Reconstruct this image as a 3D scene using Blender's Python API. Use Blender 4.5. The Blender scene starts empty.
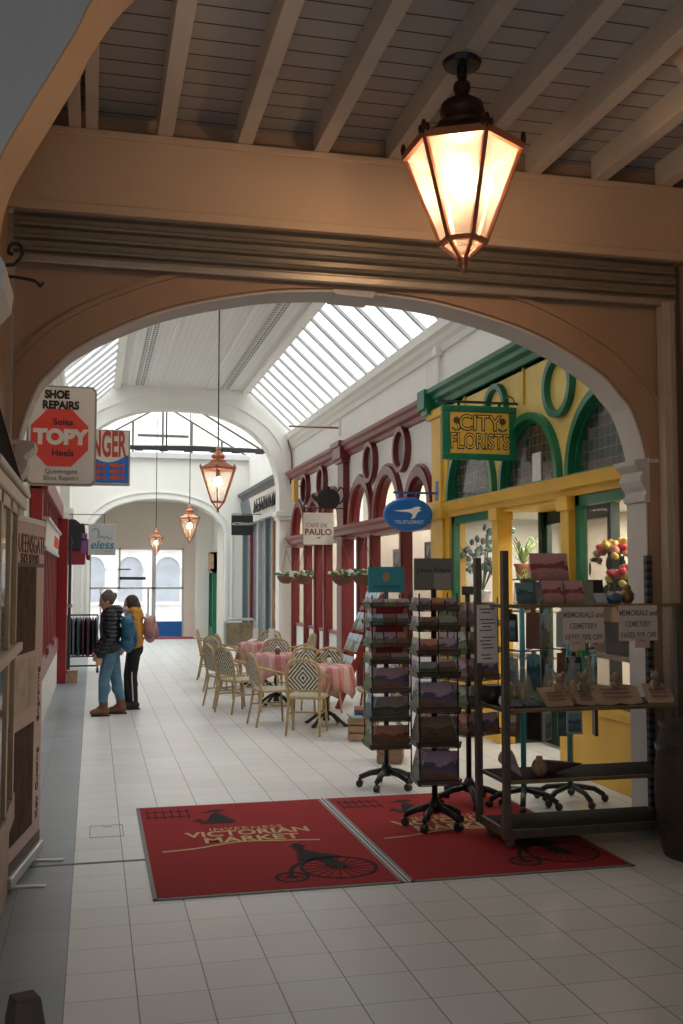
import bpy, bmesh, math, random
from mathutils import Vector, Matrix, Euler
PI = math.pi
R = math.radians
random.seed(7)
scene = bpy.context.scene
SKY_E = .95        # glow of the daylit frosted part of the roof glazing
LAMP_W = 120.       # bulb of the entrance lantern
WORLD_E = 1.15     # overcast sky
SUN_E = 5.5
EXPO = .45
COL = scene.collection

# ------------------------------------------------------------------ materials
MATS = {}
def nt(name):
    m = bpy.data.materials.new(name); m.use_nodes = True
    t = m.node_tree
    return m, t, t.nodes['Principled BSDF'], t.nodes['Material Output']
def N(t, kind, **kw):
    n = t.nodes.new(kind)
    for k, v in kw.items():
        if k in n.inputs: n.inputs[k].default_value = v
        else: setattr(n, k, v)
    return n
def math_node(t, op, a, b=None, clamp=False):
    n = t.nodes.new('ShaderNodeMath'); n.operation = op; n.use_clamp = clamp
    for i, v in enumerate((a, b)):
        if v is None: continue
        if hasattr(v, 'is_linked') or isinstance(v, bpy.types.NodeSocket): t.links.new(v, n.inputs[i])
        else: n.inputs[i].default_value = v
    return n.outputs[0]
def mix_col(t, fac, a, b):
    n = t.nodes.new('ShaderNodeMix'); n.data_type = 'RGBA'
    for idx, v in ((0, fac), (6, a), (7, b)):
        if isinstance(v, bpy.types.NodeSocket): t.links.new(v, n.inputs[idx])
        elif idx == 0: n.inputs[0].default_value = v
        else: n.inputs[idx].default_value = (*v[:3], 1)
    return n.outputs[2]
def coords(t, kind='Object'):
    tc = t.nodes.new('ShaderNodeTexCoord')
    return tc.outputs[kind]
def sep(t, v):
    s = t.nodes.new('ShaderNodeSeparateXYZ'); t.links.new(v, s.inputs[0]); return s.outputs
def mat(name, col, rough=.6, metal=0., var=.08, scale=6., bump=0., bscale=None, emit=None, spec=.5):
    if name in MATS: return MATS[name]
    m, t, b, o = nt(name)
    b.inputs['Roughness'].default_value = rough
    b.inputs['Metallic'].default_value = metal
    b.inputs['Specular IOR Level'].default_value = spec
    co = coords(t)
    n = N(t, 'ShaderNodeTexNoise', Scale=scale, Detail=4.0)
    t.links.new(co, n.inputs['Vector'])
    lo = [max(0, c*(1-var*1.6)) for c in col]; hi = [min(1, c*(1+var*1.6)) for c in col]
    t.links.new(mix_col(t, n.outputs['Fac'], lo, hi), b.inputs['Base Color'])
    if bump:
        n2 = N(t, 'ShaderNodeTexNoise', Scale=bscale or scale*8, Detail=3.0)
        t.links.new(co, n2.inputs['Vector'])
        bn = N(t, 'ShaderNodeBump', Strength=bump, Distance=.01)
        t.links.new(n2.outputs['Fac'], bn.inputs['Height']); t.links.new(bn.outputs[0], b.inputs['Normal'])
    if emit:
        b.inputs['Emission Color'].default_value = (*emit[0], 1); b.inputs['Emission Strength'].default_value = emit[1]
    MATS[name] = m
    return m

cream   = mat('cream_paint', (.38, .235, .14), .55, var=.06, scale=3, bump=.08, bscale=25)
beamM   = mat('beam_paint', (.56, .385, .25), .5, var=.05, scale=2)
greypl  = mat('grey_plaster', (.58, .57, .56), .7, var=.06, scale=3, bump=.1, bscale=30)
revealM = mat('reveal_plaster', (.56, .52, .48), .6, var=.05, scale=4, bump=.06)
white   = mat('white_paint', (.80, .79, .75), .55, var=.03, scale=2)
hallw   = mat('hall_cream', (.78, .76, .69), .6, var=.03, scale=2)
ceilw   = mat('ceiling_white', (.76, .76, .73), .6, var=.03, scale=2)
rafterM = mat('rafter_paint', (.58, .50, .41), .55, var=.08, scale=4)
burg    = mat('burgundy_gloss', (.15, .018, .018), .35, var=.15, scale=5)
burgl   = mat('burgundy_ledge', (.23, .06, .05), .4, var=.15, scale=5)
redp    = mat('red_gloss', (.26, .012, .012), .4, var=.12, scale=5)
yellow  = mat('yellow_gloss', (.72, .42, .04), .45, var=.12, scale=4)
yellowp = mat('pale_yellow', (.76, .54, .14), .5, var=.12, scale=5)
green   = mat('green_gloss', (.006, .14, .065), .35, var=.15, scale=6)
greend  = mat('dark_green', (.01, .04, .025), .45, var=.15)
black   = mat('black_paint', (.012, .012, .013), .45, var=.1)
blackp  = mat('black_plastic', (.016, .016, .018), .4, var=.1)
darkm   = mat('dark_steel', (.06, .065, .065), .4, .7, var=.1)
steel   = mat('galvanised_steel', (.14, .125, .10), .45, .6, var=.25, scale=14)
alu     = mat('aluminium', (.6, .6, .6), .35, .8, var=.05)
copper  = mat('copper', (.50, .21, .12), .42, .75, var=.2, scale=9)
copperd = mat('dark_copper', (.085, .032, .02), .5, .6, var=.3, scale=9)
brown   = mat('brown_varnish', (.17, .07, .02), .35, var=.2, scale=12)
cabw    = mat('cabinet_wood', (.42, .29, .18), .5, var=.12, scale=8)
darkw   = mat('dark_wood', (.03, .018, .012), .5, var=.2, scale=10)
crate   = mat('crate_wood', (.36, .22, .13), .7, var=.2, scale=12)
slabw   = mat('carved_wood', (.34, .24, .16), .7, var=.15, scale=14, bump=.2)
rattan  = mat('rattan_cane', (.44, .31, .14), .45, var=.25, scale=25)
paper   = mat('white_paper', (.72, .70, .66), .7, var=.03)
paperb  = mat('aged_paper', (.62, .56, .49), .7, var=.05)
ink     = mat('ink', (.02, .02, .02), .6, var=.05)
gold    = mat('gold_ink', (.50, .36, .15), .6, var=.15)
redsign = mat('sign_red', (.85, .075, .05), .4, var=.03)
blues   = mat('sign_blue', (.012, .13, .42), .35, var=.05)
signw   = mat('sign_white', (.80, .77, .70), .45, var=.03)
textile_navy = mat('navy_fabric', (.02, .03, .05), .85, var=.2, scale=20)
skin    = mat('skin', (.60, .36, .26), .55, var=.05)
leaf    = mat('leaf', (.06, .17, .035), .55, var=.35, scale=20)
leafd   = mat('leaf_dark', (.025, .075, .03), .55, var=.3, scale=20)
terra   = mat('terracotta', (.33, .11, .05), .75, var=.15)
petalw  = mat('petal_white', (.75, .74, .70), .7, var=.1)
petaly  = mat('petal_yellow', (.75, .60, .15), .7, var=.2)
petalr  = mat('petal_red', (.60, .06, .07), .7, var=.3, scale=15)
petalo  = mat('petal_peach', (.75, .38, .22), .7, var=.3, scale=15)
greybox = mat('grey_green_card', (.16, .17, .14), .6, var=.1)
teal    = mat('teal_card', (.03, .27, .33), .5, var=.12)
pinkc   = mat('pink_card', (.52, .26, .25), .6, var=.2, scale=18)

def glass(name, col=(.85, .9, .9), trans=.75, rough=.05):
    if name in MATS: return MATS[name]
    m, t, b, o = nt(name)
    b.inputs['Base Color'].default_value = (*col, 1); b.inputs['Roughness'].default_value = rough
    b.inputs['Specular IOR Level'].default_value = .6
    tr = N(t, 'ShaderNodeBsdfTransparent'); mx = N(t, 'ShaderNodeMixShader', Fac=trans)
    t.links.new(b.outputs[0], mx.inputs[1]); t.links.new(tr.outputs[0], mx.inputs[2]); t.links.new(mx.outputs[0], o.inputs[0])
    MATS[name] = m
    return m
clear = glass('clear_glass', (.12, .13, .14), .86, .03)
dimglass = glass('dim_glass', (.05, .06, .06), .62, .04)
cello = glass('cellophane', (.42, .42, .40), .62, .2)

def lantern_glass():
    m, t, b, o = nt('lantern_glass')
    tl = N(t, 'ShaderNodeBsdfTranslucent'); tl.inputs[0].default_value = (.62, .54, .46, 1)
    tr = N(t, 'ShaderNodeBsdfTransparent'); mx = N(t, 'ShaderNodeMixShader')
    co = coords(t); n = N(t, 'ShaderNodeTexNoise', Scale=5., Detail=5.); t.links.new(co, n.inputs['Vector'])
    f = math_node(t, 'MULTIPLY_ADD', n.outputs['Fac'], .5); t.nodes[-1].inputs[2].default_value = -.04
    t.links.new(f, mx.inputs[0]); t.links.new(tr.outputs[0], mx.inputs[1]); t.links.new(tl.outputs[0], mx.inputs[2])
    t.links.new(mx.outputs[0], o.inputs[0])
    return m
lglass = lantern_glass()
def emission(name, col, s):
    m, t, b, o = nt(name)
    e = N(t, 'ShaderNodeEmission'); e.inputs[0].default_value = (*col, 1); e.inputs[1].default_value = s
    t.links.new(e.outputs[0], o.inputs[0]); MATS[name] = m
    return m
bulbM = emission('bulb_glow', (1., .70, .44), LAMP_W)
bulbF = emission('bulb_glow_far', (1., .74, .50), 28.)

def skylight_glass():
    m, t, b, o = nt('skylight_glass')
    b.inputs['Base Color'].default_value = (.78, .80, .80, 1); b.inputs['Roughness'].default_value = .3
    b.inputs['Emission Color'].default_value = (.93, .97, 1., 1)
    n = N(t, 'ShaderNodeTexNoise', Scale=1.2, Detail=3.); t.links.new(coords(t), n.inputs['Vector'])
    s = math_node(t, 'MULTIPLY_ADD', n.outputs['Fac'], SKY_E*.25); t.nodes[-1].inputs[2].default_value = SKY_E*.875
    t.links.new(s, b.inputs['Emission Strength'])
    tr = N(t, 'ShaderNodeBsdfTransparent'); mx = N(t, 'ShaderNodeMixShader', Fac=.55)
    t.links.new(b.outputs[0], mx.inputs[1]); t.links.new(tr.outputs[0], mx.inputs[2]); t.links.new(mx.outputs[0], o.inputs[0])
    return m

skyglass = skylight_glass()

def tile_floor():
    m, t, b, o = nt('floor_tiles')
    b.inputs['Roughness'].default_value = .30
    x, y, z = sep(t, coords(t))
    u = math_node(t, 'DIVIDE', math_node(t, 'ADD', x, .098), .315)
    v = math_node(t, 'DIVIDE', math_node(t, 'SUBTRACT', y, 4.751), .322)
    fu = math_node(t, 'FRACT', u); fv = math_node(t, 'FRACT', v)
    eu = math_node(t, 'ABSOLUTE', math_node(t, 'SUBTRACT', fu, .5)); ev = math_node(t, 'ABSOLUTE', math_node(t, 'SUBTRACT', fv, .5))
    gu = math_node(t, 'GREATER_THAN', eu, .491); gv = math_node(t, 'MULTIPLY', math_node(t, 'GREATER_THAN', ev, .4925), .75)
    g = math_node(t, 'MAXIMUM', gu, gv)
    cb = t.nodes.new('ShaderNodeCombineXYZ')
    t.links.new(math_node(t, 'FLOOR', u), cb.inputs[0]); t.links.new(math_node(t, 'FLOOR', v), cb.inputs[1])
    wn = t.nodes.new('ShaderNodeTexWhiteNoise'); t.links.new(cb.outputs[0], wn.inputs['Vector'])
    nz = N(t, 'ShaderNodeTexNoise', Scale=1.3, Detail=5.); t.links.new(coords(t), nz.inputs['Vector'])
    f = math_node(t, 'MULTIPLY', math_node(t, 'ADD', wn.outputs['Value'], nz.outputs['Fac']), .5)
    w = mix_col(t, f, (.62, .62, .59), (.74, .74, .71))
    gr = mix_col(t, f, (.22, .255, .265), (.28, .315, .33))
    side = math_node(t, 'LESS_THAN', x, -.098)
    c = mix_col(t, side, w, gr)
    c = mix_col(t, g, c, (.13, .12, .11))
    t.links.new(c, b.inputs['Base Color'])
    t.links.new(math_node(t, 'MULTIPLY_ADD', nz.outputs['Fac'], .25), b.inputs['Roughness']); t.nodes[-1].inputs[2].default_value = .22
    bn = N(t, 'ShaderNodeBump', Strength=.25, Distance=.004); bn.invert = True
    t.links.new(g, bn.inputs['Height']); t.links.new(bn.outputs[0], b.inputs['Normal'])
    return m
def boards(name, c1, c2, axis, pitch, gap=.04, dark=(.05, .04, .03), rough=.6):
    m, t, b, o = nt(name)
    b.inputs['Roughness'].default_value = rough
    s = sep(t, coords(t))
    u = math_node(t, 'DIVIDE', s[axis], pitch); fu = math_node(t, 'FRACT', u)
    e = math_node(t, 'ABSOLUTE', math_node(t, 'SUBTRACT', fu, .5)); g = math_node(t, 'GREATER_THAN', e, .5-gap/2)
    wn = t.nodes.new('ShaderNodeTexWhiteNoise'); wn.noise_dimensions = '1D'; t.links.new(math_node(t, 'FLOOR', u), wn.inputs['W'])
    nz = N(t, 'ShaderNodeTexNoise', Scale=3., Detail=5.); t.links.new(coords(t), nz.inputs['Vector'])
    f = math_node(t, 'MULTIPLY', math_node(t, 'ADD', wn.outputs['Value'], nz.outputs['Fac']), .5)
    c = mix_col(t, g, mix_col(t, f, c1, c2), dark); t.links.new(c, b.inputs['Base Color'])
    bn = N(t, 'ShaderNodeBump', Strength=.4, Distance=.006); bn.invert = True
    t.links.new(g, bn.inputs['Height']); t.links.new(bn.outputs[0], b.inputs['Normal'])
    MATS[name] = m
    return m
planks = boards('ceiling_planks', (.40, .36, .32), (.52, .475, .42), 1, .185, .07)
hallboards = boards('ceiling_boards', (.70, .70, .66), (.75, .75, .72), 0, .11, .06, (.52, .52, .50))
def stained():
    m, t, b, o = nt('stained_glass')
    b.inputs['Roughness'].default_value = .15
    co = coords(t); s = sep(t, co)
    u = math_node(t, 'DIVIDE', s[1], .105); v = math_node(t, 'DIVIDE', s[2], .105)
    cb = t.nodes.new('ShaderNodeCombineXYZ')
    t.links.new(math_node(t, 'FLOOR', u), cb.inputs[0]); t.links.new(math_node(t, 'FLOOR', v), cb.inputs[1])
    wn = t.nodes.new('ShaderNodeTexWhiteNoise'); t.links.new(cb.outputs[0], wn.inputs['Vector'])
    rp = t.nodes.new('ShaderNodeValToRGB'); rp.color_ramp.interpolation = 'CONSTANT'
    cols = [(0, (.035, .04, .035)), (.3, (.07, .045, .03)), (.5, (.05, .06, .05)), (.66, (.03, .055, .045)), (.8, (.10, .055, .04)), (.93, (.10, .09, .06))]
    rp.color_ramp.elements[0].color = (*cols[0][1], 1)
    rp.color_ramp.elements[1].position = .3; rp.color_ramp.elements[1].color = (*cols[1][1], 1)
    for p, c in cols[2:]:
        e = rp.color_ramp.elements.new(p); e.color = (*c, 1)
    t.links.new(wn.outputs['Value'], rp.inputs[0])
    e1 = math_node(t, 'GREATER_THAN', math_node(t, 'ABSOLUTE', math_node(t, 'SUBTRACT', math_node(t, 'FRACT', u), .5)), .46)
    e2 = math_node(t, 'GREATER_THAN', math_node(t, 'ABSOLUTE', math_node(t, 'SUBTRACT', math_node(t, 'FRACT', v), .5)), .46)
    c = mix_col(t, math_node(t, 'MAXIMUM', e1, e2), rp.outputs[0], (.14, .14, .13))
    t.links.new(c, b.inputs['Base Color'])
    return m
stainedM = stained()
def diamonds(name, ax, cx, cy, pitch, c1, c2):
    m, t, b, o = nt(name); b.inputs['Roughness'].default_value = .5
    s = sep(t, coords(t))
    a = math_node(t, 'ABSOLUTE', math_node(t, 'SUBTRACT', s[ax[0]], cx)); d = math_node(t, 'ABSOLUTE', math_node(t, 'SUBTRACT', s[ax[1]], cy))
    f = math_node(t, 'FRACT', math_node(t, 'DIVIDE', math_node(t, 'ADD', a, math_node(t, 'MULTIPLY', d, .85)), pitch))
    g = math_node(t, 'GREATER_THAN', f, .5)
    t.links.new(mix_col(t, g, c1, c2), b.inputs['Base Color'])
    return m
weave = diamonds('woven_back', (0, 2), 0, .68, .046, (.025, .05, .04), (.66, .62, .50))
weaves = diamonds('woven_seat', (0, 1), 0, .02, .062, (.62, .58, .47), (.10, .13, .10))
def checks(name, c1, c2, c3, p, axes=(0, 1)):
    m, t, b, o = nt(name); b.inputs['Roughness'].default_value = .85
    s = sep(t, coords(t))
    a = math_node(t, 'GREATER_THAN', math_node(t, 'FRACT', math_node(t, 'DIVIDE', s[axes[0]], p)), .5)
    d = math_node(t, 'GREATER_THAN', math_node(t, 'FRACT', math_node(t, 'DIVIDE', s[axes[1]], p)), .5)
    x = mix_col(t, math_node(t, 'MULTIPLY', math_node(t, 'ADD', a, d), .5), c1, c3)
    t.links.new(x, b.inputs['Base Color'])
    return m
pinkcheck = checks('pink_check_cloth', (.62, .42, .38), (.5, .3, .3), (.46, .15, .15), .16)
def stripes(name, c1, c2, axis, p):
    m, t, b, o = nt(name); b.inputs['Roughness'].default_value = .6
    s = sep(t, coords(t))
    a = math_node(t, 'GREATER_THAN', math_node(t, 'FRACT', math_node(t, 'DIVIDE', s[axis], p)), .6)
    t.links.new(mix_col(t, a, c1, c2), b.inputs['Base Color'])
    return m
blindM = stripes('blue_stripe_blind', (.72, .75, .76), (.22, .38, .50), 1, .07)
def puffer(name, c, pitch=.055):
    m, t, b, o = nt(name); b.inputs['Base Color'].default_value = (*c, 1); b.inputs['Roughness'].default_value = .42
    s = sep(t, coords(t))
    w = math_node(t, 'ABSOLUTE', math_node(t, 'SINE', math_node(t, 'MULTIPLY', s[2], PI/pitch)))
    w = math_node(t, 'POWER', w, .5)
    nz = N(t, 'ShaderNodeTexNoise', Scale=25.); t.links.new(coords(t), nz.inputs['Vector'])
    h = math_node(t, 'ADD', w, math_node(t, 'MULTIPLY', nz.outputs['Fac'], .3))
    bn = N(t, 'ShaderNodeBump', Strength=1., Distance=.02); t.links.new(h, bn.inputs['Height']); t.links.new(bn.outputs[0], b.inputs['Normal'])
    return m
pufferM = puffer('black_puffer', (.008, .013, .016))
denim  = mat('denim', (.09, .20, .29), .85, var=.35, scale=9, bump=.2)
leather = mat('tan_leather', (.17, .065, .03), .5, var=.25, scale=12)
yellowj = mat('mustard_jacket', (.55, .26, .03), .75, var=.15, scale=10, bump=.2, bscale=12)
blueb   = mat('blue_backpack', (.025, .12, .22), .6, var=.25, scale=9)
pinkb   = mat('pink_backpack', (.50, .25, .24), .7, var=.15, scale=9)
hairg   = mat('grey_hair', (.115, .10, .09), .65, var=.6, scale=40, bump=.4, bscale=90)
hairb   = mat('brown_hair', (.055, .03, .02), .55, var=.4, scale=40, bump=.4, bscale=90)
matred  = mat('red_carpet', (.31, .010, .013), .95, var=.14, scale=60, bump=.3, bscale=300)
matink  = mat('mat_print', (.014, .012, .014), .95, var=.1, scale=60)
shutM   = mat('shutter_steel', (.30, .25, .19), .3, .6, var=.1, scale=8)
def picture(name, sky, mid, low, seed):
    m, t, b, o = nt(name); b.inputs['Roughness'].default_value = .4
    if max(sky) < .45: sky, mid, low = [[min(1, c*1.6) for c in q] for q in (sky, mid, low)]
    g = coords(t, 'Generated'); s = sep(t, g)
    mp = N(t, 'ShaderNodeMapping'); mp.inputs['Location'].default_value = (seed*3.1, seed*1.7, 0); t.links.new(g, mp.inputs[0])
    n = N(t, 'ShaderNodeTexNoise', Scale=3.2, Detail=6.); t.links.new(mp.outputs[0], n.inputs['Vector'])
    h = math_node(t, 'ADD', s[2], math_node(t, 'MULTIPLY', math_node(t, 'SUBTRACT', n.outputs['Fac'], .5), .75))
    rp = t.nodes.new('ShaderNodeValToRGB'); e = rp.color_ramp.elements
    e[0].position = .18; e[0].color = (*[c*.6 for c in low], 1); e[1].position = .95; e[1].color = (*sky, 1)
    for p, c in ((.40, low), (.46, mid), (.60, [c*.7 for c in mid]), (.66, sky)):
        k = e.new(p); k.color = (*c, 1)
    t.links.new(h, rp.inputs[0]); t.links.new(rp.outputs[0], b.inputs['Base Color'])
    return m
PICS = [('dusk hills', picture('picture_dusk', (.26, .20, .25), (.07, .07, .12), (.12, .07, .05), 1)),
        ('brown stag', picture('picture_stag', (.14, .09, .06), (.08, .045, .03), (.05, .035, .02), 2)),
        ('green glen', picture('picture_glen', (.42, .46, .46), (.10, .15, .06), (.14, .19, .07), 3)),
        ('blue loch', picture('picture_loch', (.28, .36, .44), (.05, .09, .14), (.06, .10, .09), 4)),
        ('autumn woods', picture('picture_autumn', (.30, .17, .11), (.17, .06, .03), (.09, .05, .03), 5)),
        ('dark castle', picture('picture_castle', (.16, .17, .17), (.035, .04, .03), (.06, .06, .04), 6))]
pic_light = picture('picture_light', (.45, .58, .62), (.30, .36, .36), (.36, .42, .30), 9)
pic_teal = picture('picture_teal', (.10, .20, .22), (.03, .07, .085), (.06, .12, .13), 11)
pic_pink = picture('picture_pink', (.52, .30, .30), (.30, .07, .10), (.50, .28, .27), 12)
pic_photo = picture('picture_photo', (.30, .29, .27), (.10, .09, .08), (.16, .13, .09), 14)
pic_shoe = picture('picture_shoes', (.06, .045, .035), (.24, .16, .09), (.10, .06, .035), 15)

# ------------------------------------------------------------------ mesh builder
class MB:
    def __init__(s): s.v = []; s.f = []
    def add(s, vs, fs):
        k = len(s.v); s.v += [tuple(v) for v in vs]; s.f += [tuple(i+k for i in f) for f in fs]; return s
    def box(s, x0, y0, z0, x1, y1, z1):
        vs = [(x, y, z) for z in (z0, z1) for y in (y0, y1) for x in (x0, x1)]
        return s.add(vs, [(0, 2, 3, 1), (4, 5, 7, 6), (0, 1, 5, 4), (2, 6, 7, 3), (0, 4, 6, 2), (1, 3, 7, 5)])
    def obox(s, c, half, rot=(0, 0, 0)):
        E = Euler(rot).to_matrix(); c = Vector(c)
        vs = [c + E @ Vector((sx*half[0], sy*half[1], sz*half[2])) for sz in (-1, 1) for sy in (-1, 1) for sx in (-1, 1)]
        return s.add(vs, [(0, 2, 3, 1), (4, 5, 7, 6), (0, 1, 5, 4), (2, 6, 7, 3), (0, 4, 6, 2), (1, 3, 7, 5)])
    def bar(s, p, q, w, h=None, up=(0, 0, 1)):
        p, q = Vector(p), Vector(q); d = (q-p).normalized(); h = h or w; up = Vector(up)
        if abs(d.dot(up)) > .98: up = Vector((0, 1, 0))
        a = d.cross(up).normalized()*w/2; b = a.cross(d).normalized()*h/2
        vs = [p-a-b, p+a-b, p+a+b, p-a+b, q-a-b, q+a-b, q+a+b, q-a+b]
        return s.add(vs, [(0, 3, 2, 1), (4, 5, 6, 7), (0, 1, 5, 4), (1, 2, 6, 5), (2, 3, 7, 6), (3, 0, 4, 7)])
    def tube(s, pts, r, seg=8, closed=False, caps=True):
        pts = [Vector(p) for p in pts]; n = len(pts); rr = r if isinstance(r, (list, tuple)) else [r]*n
        vs = []; prev = None
        for i, p in enumerate(pts):
            if closed: d = pts[(i+1) % n]-pts[i-1]
            else: d = pts[min(i+1, n-1)]-pts[max(i-1, 0)]
            d.normalize()
            if prev is None:
                up = Vector((0, 0, 1)) if abs(d.z) < .9 else Vector((0, 1, 0)); a = d.cross(up).normalized()
            else:
                a = (prev-d*prev.dot(d)).normalized()
            prev = a; b = d.cross(a)
            for k in range(seg):
                t = 2*PI*k/seg; vs.append(p+(a*math.cos(t)+b*math.sin(t))*rr[i])
        fs = []
        for i in range(n if closed else n-1):
            j = (i+1) % n
            for k in range(seg):
                l = (k+1) % seg; fs.append((i*seg+k, i*seg+l, j*seg+l, j*seg+k))
        if caps and not closed: fs += [tuple(range(seg))[::-1], tuple((n-1)*seg+k for k in range(seg))]
        return s.add(vs, fs)
    def lathe(s, prof, c=(0, 0, 0), seg=20, rot=0.):
        vs = []; fs = []; n = len(prof)
        for r, z in prof:
            for k in range(seg):
                t = 2*PI*k/seg+rot; vs.append((c[0]+r*math.cos(t), c[1]+r*math.sin(t), c[2]+z))
        for i in range(n-1):
            for k in range(seg):
                l = (k+1) % seg; fs.append((i*seg+k, i*seg+l, (i+1)*seg+l, (i+1)*seg+k))
        fs += [tuple(range(seg))[::-1], tuple((n-1)*seg+k for k in range(seg))]
        return s.add(vs, fs)
    def ell(s, c, r, seg=14, rings=9, rot=None):
        M = Euler(rot).to_matrix() if rot else Matrix.Identity(3); c = Vector(c)
        vs = [c+M @ Vector((0, 0, -r[2]))]; fs = []
        for i in range(1, rings):
            p = PI*i/rings
            for k in range(seg):
                t = 2*PI*k/seg; vs.append(c+M @ Vector((r[0]*math.sin(p)*math.cos(t), r[1]*math.sin(p)*math.sin(t), -r[2]*math.cos(p))))
        vs.append(c+M @ Vector((0, 0, r[2])))
        for k in range(seg): fs.append((0, 1+(k+1) % seg, 1+k))
        for i in range(rings-2):
            for k in range(seg):
                l = (k+1) % seg; a = 1+i*seg; fs.append((a+k, a+l, a+seg+l, a+seg+k))
        a = 1+(rings-2)*seg
        for k in range(seg): fs.append((a+k, a+(k+1) % seg, len(vs)-1))
        return s.add(vs, fs)
    def cap(s, p, q, r0, r1, seg=12):
        p, q = Vector(p), Vector(q); d = (q-p).normalized(); pts = []; rr = []
        for a in (80, 55, 28): pts.append(p-d*r0*math.sin(R(a))); rr.append(r0*math.cos(R(a)))
        pts += [p, q]; rr += [r0, r1]
        for a in (28, 55, 80): pts.append(q+d*r1*math.sin(R(a))); rr.append(r1*math.cos(R(a)))
        return s.tube(pts, rr, seg)
    def prism(s, poly, axis, a, b):
        n = len(poly)
        def P(u, v, w):
            return (w, u, v) if axis == 'x' else (u, w, v) if axis == 'y' else (u, v, w)
        vs = [P(u, v, a) for u, v in poly]+[P(u, v, b) for u, v in poly]
        fs = [tuple(range(n))[::-1], tuple(range(n, 2*n))]+[(i, (i+1) % n, n+(i+1) % n, n+i) for i in range(n)]
        return s.add(vs, fs)
    def band(s, inner, outer, axis, a, b, closed=False):
        """solid strip between two equally long open outlines, extruded along an axis"""
        n = len(inner)
        def P(u, v, w):
            return (w, u, v) if axis == 'x' else (u, w, v) if axis == 'y' else (u, v, w)
        vs = [P(*p, a) for p in inner]+[P(*p, a) for p in outer]+[P(*p, b) for p in inner]+[P(*p, b) for p in outer]
        fs = []
        for i in range(n if closed else n-1):
            j = (i+1) % n
            fs += [(i, j, n+j, n+i), (2*n+i, 3*n+i, 3*n+j, 2*n+j), (i, 2*n+i, 2*n+j, j), (n+i, n+j, 3*n+j, 3*n+i)]
        if not closed: fs += [(0, n, 3*n, 2*n), (n-1, 3*n-1, 4*n-1, 2*n-1)]
        return s.add(vs, fs)
    def build(s, name, m, parent=None, smooth=False, bevel=0, kind=None, fix=True):
        me = bpy.data.meshes.new(name); me.from_pydata(s.v, [], s.f)
        if fix:
            bm = bmesh.new(); bm.from_mesh(me); bmesh.ops.recalc_face_normals(bm, faces=bm.faces); bm.to_mesh(me); bm.free()
        me.materials.append(m)
        if smooth:
            me.polygons.foreach_set('use_smooth', [True]*len(me.polygons))
        o = bpy.data.objects.new(name, me); COL.objects.link(o)
        if parent: o.parent = parent
        if bevel:
            d = o.modifiers.new('bevel', 'BEVEL'); d.width = bevel; d.segments = 2; d.limit_method = 'ANGLE'
        if kind: o['kind'] = kind
        return o

def tag(o, label=None, cat=None, group=None, kind=None):
    if label: o['label'] = label
    if cat: o['category'] = cat
    if group: o['group'] = group
    if kind: o['kind'] = kind
    return o
def thing(name, label, cat, loc=(0, 0, 0), rz=0, group=None):
    o = bpy.data.objects.new(name, None); COL.objects.link(o)
    o.location = loc; o.rotation_euler = (0, 0, rz); o.empty_display_size = .1
    return tag(o, label, cat, group)
def struct(name, mb, m, parent=None, **kw):
    return mb.build(name, m, parent, kind='structure', **kw)
def kids(o): return KID.get(o.name, [])
def copy_tree(o, parent=None):
    c = o.copy(); COL.objects.link(c)
    if parent: c.parent = parent
    for ch in [x for x in bpy.data.objects if x.parent == o]: copy_tree(ch, c)
    return c
def dup(o, loc, rz, label, group=None):
    c = copy_tree(o); c.location = loc; c.rotation_euler = (0, 0, rz); c['label'] = label
    if group: c['group'] = group
    return c
def text(name, s, size, loc, rot, m, parent=None, ex=.002, bold=0., xs=1., align='CENTER', shear=0., spacing=1.):
    cu = bpy.data.curves.new(name, 'FONT'); cu.body = s; cu.size = size; cu.extrude = ex; cu.offset = bold
    cu.align_x = align; cu.align_y = 'CENTER'; cu.shear = shear; cu.space_character = spacing; cu.resolution_u = 4
    tmp = bpy.data.objects.new(name+'_curve', cu); COL.objects.link(tmp)
    dg = bpy.context.evaluated_depsgraph_get(); dg.update()
    me = bpy.data.meshes.new_from_object(tmp.evaluated_get(dg))
    bpy.data.objects.remove(tmp); bpy.data.curves.remove(cu)
    me.transform(Matrix.Translation(loc) @ Euler(rot).to_matrix().to_4x4() @ Matrix.Diagonal((xs, 1, 1, 1)))
    me.name = name; me.materials.clear(); me.materials.append(m)
    o = bpy.data.objects.new(name, me); COL.objects.link(o)
    if parent: o.parent = parent
    return o
FR = (PI/2, 0, 0)              # lettering that faces the entrance
WR = (PI/2, 0, -PI/2)          # lettering on the right-hand wall, facing the aisle
def catmull(pts, n=6):
    out = []
    P = [pts[0]]+list(pts)+[pts[-1]]
    for i in range(1, len(P)-2):
        for k in range(n):
            t = k/n; r = []
            for d in range(len(pts[0])):
                a, b, c, e = P[i-1][d], P[i][d], P[i+1][d], P[i+2][d]
                r.append(.5*(2*b+(c-a)*t+(2*a-5*b+4*c-e)*t*t+(3*b-a-3*c+e)*t**3))
            out.append(tuple(r))
    out.append(tuple(pts[-1]))
    return out
def arc(cx, cz, r, a0, a1, n=20, rz=None):
    rz = rz or r
    return [(cx+r*math.cos(R(a0+(a1-a0)*i/n)), cz+rz*math.sin(R(a0+(a1-a0)*i/n))) for i in range(n+1)]
def offset(path, d):
    out = []; n = len(path)
    for i, p in enumerate(path):
        a = path[max(i-1, 0)]; b = path[min(i+1, n-1)]
        tx, tz = b[0]-a[0], b[1]-a[1]; l = math.hypot(tx, tz) or 1
        out.append((p[0]+tz/l*d*-1, p[1]+tx/l*d))
    return out
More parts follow.
